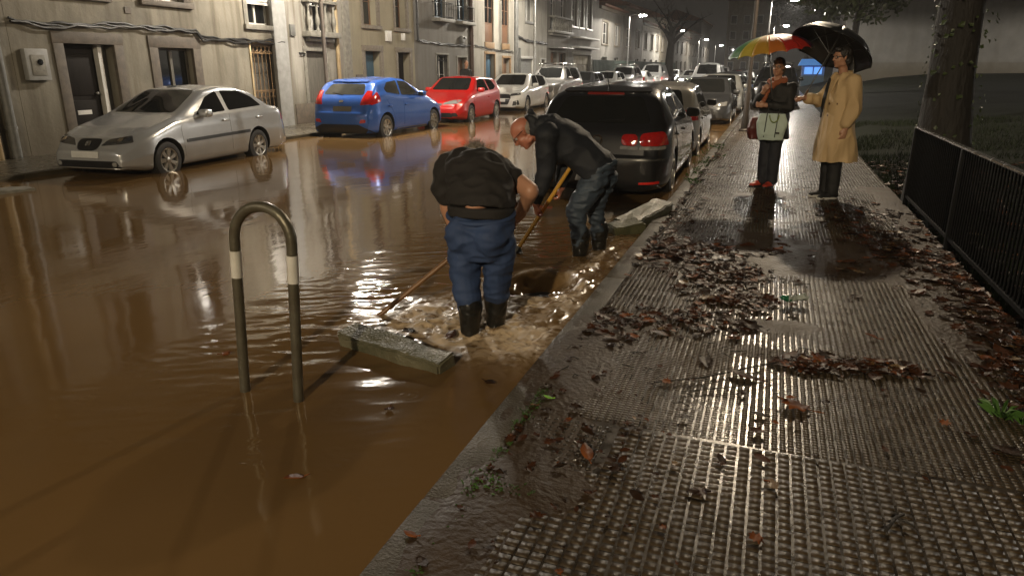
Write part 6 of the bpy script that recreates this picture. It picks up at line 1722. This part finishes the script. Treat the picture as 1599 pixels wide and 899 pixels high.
def scatter(b, n, fx, size, up=.008):
    for i in range(n):
        x, y, h = fx(); r = lr.random(); b.mi = 0 if r < .42 else 1 if r < .90 else 2 if r < .97 else 3
        V, F = leaf_shape(lr, size*lr.choice((.45,.7,.9,1.0,1.2,1.5,1.9)), lr.randrange(2))
        E_ = Matrix.Rotation(lr.uniform(0,6.28), 4, 'Z') @ Matrix.Rotation(lr.gauss(0,.12), 4, 'X') @ Matrix.Rotation(lr.gauss(0,.12), 4, 'Y')
        b.add([E_ @ v + V3(x, y, .008+h*up+lr.random()*up) for v in V], F)
def zone(cx, cy, sx, sy, ang=0):
    def f():
        a, c = lr.gauss(0,1), lr.gauss(0,1); x, y = a*sx, c*sy
        x, y = x*math.cos(ang)-y*math.sin(ang), x*math.sin(ang)+y*math.cos(ang)
        return max(-.9, min(1.49, cx+x)), cy+y, max(0, 1-(a*a+c*c)/3)
    return f
lb = MB()
for n, z, s in ((330, zone(-.55,5.95,.26,.28,-.5), .075), (150, zone(-.2,5.35,.16,.16), .07), (150, zone(-.12,4.75,.14,.18,.4), .07), (110, zone(-.35,4.2,.16,.14), .06), (60, zone(-.75,4.0,.12,.15), .055),
                (110, zone(.5,3.80,.19,.05,.25), .07), (50, zone(.30,3.72,.06,.05), .07), (60, zone(.62,6.1,.5,.5), .06),
                (330, zone(1.15,6.5,.17,.8,.25), .075), (240, zone(1.36,4.8,.10,.7,0), .07), (200, zone(1.33,3.6,.10,.5), .07), (200, zone(1.1,7.9,.3,.8,.3), .07), (80, zone(1.28,2.9,.12,.2), .07),
                (60, zone(.0,8.0,.45,.9), .055), (60, zone(-.2,3.1,.5,.4), .04), (90, zone(-.6,2.4,.2,.5), .035), (60, zone(-.95,9.0,.12,1.6), .06), (80, zone(-.85,7.6,.18,.8), .06), (70, zone(-.85,11,.2,1.5), .07)):
    scatter(lb, n, z, s)
tag(lb.build('leaves', LM, None, 180), 'drifts of wet brown fallen leaves on the tiled pavement', 'fallen leaves', kind='stuff')
lb = MB()
def lawnz():
    x = 1.55+lr.random()**1.5*2.6; y = lr.uniform(4.5,13); return x, y, (lawn_z(x, y)+.03)/.008
scatter(lb, 700, lawnz, .08); tag(lb.build('leaves', LM, None, 180), 'scattered brown leaves lying on the dark lawn behind the railing', 'fallen leaves', kind='stuff')
# twiggy debris
db = MB()
for i in range(260):
    zx = lr.choice([(-.55,5.95,.3,.3),(-.12,4.8,.2,.3),(1.2,6,.2,1),(1.35,4,.1,.8),(-.3,3.3,.5,.4),(.4,3.8,.3,.1)])
    x, y = lr.gauss(zx[0],zx[2]), lr.gauss(zx[1],zx[3]); x = max(-.9, min(1.48, x)); a = lr.uniform(0,6.28); L = lr.uniform(.02,.09)
    db.tube([(x,y,.008),(x+L*math.cos(a)*.5,y+L*math.sin(a)*.5,.012+lr.random()*.01),(x+L*math.cos(a+.3),y+L*math.sin(a+.3),.008)], lr.uniform(.001,.0028), 4)
tag(db.build('twigs', MT['bark'], None), 'broken twigs and stalks strewn among the wet leaves', 'debris', kind='stuff')
# single leaves that stand out
def one_leaf(label, x, y, size, matr, kind, rz, tip=.2, z=.012, seed=1, group=None):
    r = random.Random(seed); V, F = leaf_shape(r, size, kind); b = MB(); b.add(V, F); b.tube([(0,-.45*size,.0),(.02*size,-.75*size,.01)], .0022, 5)
    o = b.build('fallen_leaf', matr, None, 180); o.location = (x, y, z); o.rotation_euler = (tip, .15, rz); md = o.modifiers.new('th', 'SOLIDIFY'); md.thickness = .0015
    tag(o, label, 'leaf', group); return o
one_leaf('large rust-brown plane leaf lying flat in the middle of the pavement', .235, 3.20, .165, LM[2], 1, 1.25, .12, .022, 3)
one_leaf('orange-brown leaf on the muddy tiles near the kerb', -.57, 2.47, .10, LM[2], 0, .5, .25, .02, 5)
one_leaf('small orange leaf at the kerb close to the bottom of the view', -1.0, 1.77, .055, LM[2], 0, 1.4, .1, .014, 7)
one_leaf('pointed dark brown leaf on the shiny tiles above the large plane leaf', -.01, 3.47, .15, LM[0], 0, 1.2, .1, .02, 9)
one_leaf('broad dark leaf on the brightest wet tiles, left of the crushed bottle', .0, 4.22, .16, LM[1], 1, .2, .1, .024, 11)
one_leaf('tiny dark red leaf below the orange-brown one on the muddy tiles', -.50, 2.21, .045, LM[0], 1, 2, .2, .014, 13)
one_leaf('curled orange leaf right of the crushed bottle', .67, 4.28, .08, LM[2], 0, 1.5, .3, .02, 15)
one_leaf('black shrivelled leaf just left of the large plane leaf', .08, 3.06, .075, LM[1], 0, 1.5, .1, .014, 17)
one_leaf('bright lime green leaf on the kerb by the studded slabs', -.865, 2.90, .050, M('leaf_lime', (.24,.62,.04), (.18,.48,.03), 4, .35), 0, 1.3, .1, .016, 19)
one_leaf('small yellow leaf among the dark leaves near the bottle', -.06, 4.60, .05, LM[3], 0, 1.2, .2, .02, 23)
one_leaf('red-brown leaf pair on the dark pile right of the wet tiles', .36, 3.80, .11, LM[2], 1, .9, .3, .03, 27)
one_leaf('rust leaf at the right end of the leaf pile below the bottle', .62, 3.86, .10, LM[2], 1, 2.2, .35, .03, 29)
for i, (lab, x, y, s) in enumerate((('reddish leaf caught in the foam beside the man in jeans boots', -1.66, 3.55, .11), ('brown leaf swirling in the foam behind the mossy block', -1.93, 3.52, .09), ('dark leaf floating on the flood below the hoop barrier', -1.62, 1.98, .08), ('small leaf floating in the still water right of the hoop barrier', -1.56, 2.62, .05), ('brown leaf floating along the kerb right of the mossy block', -1.22, 3.05, .07), ('leaf drifting on the flood left of the hoop barrier', -2.75, 2.9, .06))):
    one_leaf(lab, x, y, s, LM[i % 3], i % 2, i*1.1, .12, WATER+.012+(.02 if i < 2 else 0), 40+i)
# crushed bottle
t = thing('bottle', 'crushed clear and green plastic bottle lying on the wet tiles', 'bottle', (.265, 4.78, .02), R(25))
bl = Blob(); bl.chain([V3(-.055,0,.03), V3(0,.01,.028), V3(.05,0,.036)], [.03,.020,.032], flat=(V3(0,0,1),.75)); bl.fuse('bottle_body', M('bottle_plastic', (.42,.45,.42), (.22,.25,.22), 9, .12, coat=1), t, .005, 2, folds=(.010,(30,30,30),0))
bl = Blob(); bl.chain([V3(-.085,0,.035), V3(-.055,0,.03)], [.022,.031], flat=(V3(0,0,1),.8)); bl.fuse('bottle_label', M('bottle_green', (.02,.14,.07), (.012,.08,.04), 9, .2), t, .005, 2)
# long twigs lying across the tiles
for lab, pts, rr in (('long thin twig lying across the bright wet tiles', [(-.42,3.24,.012),(-.2,3.36,.02),(.02,3.58,.016),(.22,3.77,.012)], .0042), ('second thin twig just in front of the long one', [(-.28,3.18,.012),(-.05,3.30,.018),(.17,3.50,.012)], .003), ('short dark twig on the dry-looking tiles near the lower right', [(.50,2.33,.010),(.54,2.41,.018),(.57,2.45,.012)], .006)):
    b = MB(); b.tube(pts, rr, 6); b.tube([pts[1], tuple(V3(*pts[1])+V3(.05,-.04,.006))], rr*.6, 5); tag(b.build('twig', MT['bark'], None, 60), lab, 'twig')
# weeds at the railing foot and moss tufts in the kerb joint
def tuft(b, x, y, n, h, spread):
    for k in range(n):
        a = lr.uniform(0,6.28); L = h*lr.uniform(.6,1.2); d = V3(math.cos(a), math.sin(a), 0); w = V3(-d.y, d.x, 0)*.006*h/.08
        p = V3(x,y,.002)+d*spread*lr.random(); b.add([p-w, p+w, p+d*L*.5+V3(0,0,L*.7)+w*1.3, p+d*L+V3(0,0,L*.75), p+d*L*.5+V3(0,0,L*.7)-w*1.3], [(0,1,2,3,4)])
wg = M('weed_green', (.07,.16,.03), (.04,.09,.018), 6, .45)
b = MB(); tuft(b, 1.10, 3.42, 26, .075, .03); tuft(b, 1.17, 3.38, 14, .06, .03); tag(b.build('weed', wg, None), 'green weed sprouting at the right pavement edge among leaves', 'weed')
b = MB()
for k in range(70):
    y = lr.choice([lr.uniform(2.0,3.1), lr.uniform(1.6,3.0)]); tuft(b, -.905+lr.gauss(0,.012), y, 5, .014, .012)
for k in range(22): tuft(b, -.80+lr.gauss(0,.09), 2.12+lr.gauss(0,.03), 4, .022, .02)
tag(b.build('moss', wg, None), 'moss and small weeds in the kerb joint', 'moss', kind='stuff')
b = MB()
for k in range(40): tuft(b, lr.gauss(-.98,.10), lr.uniform(9.5,15), 5, .05, .05)
tag(b.build('weeds', wg, None), 'straggling weeds and litter along the kerb ahead of the black car', 'weeds', kind='stuff')

# ---- rain mist in the lamplight
b = MB(); b.box(-60, 70, -14, 148, -1.2, 9.6)
hz_m = bpy.data.materials.new('haze'); hz_m.use_nodes = True; n = hz_m.node_tree.nodes; n.clear()
out = n.new('ShaderNodeOutputMaterial'); pv = n.new('ShaderNodeVolumePrincipled'); pv.inputs['Color'].default_value = (.92,.92,.93,1); pv.inputs['Density'].default_value = HAZE; pv.inputs['Anisotropy'].default_value = .3
hz_m.node_tree.links.new(pv.outputs[0], out.inputs['Volume'])
if HAZE > 0: tag(b.build('haze', hz_m), kind='stuff')
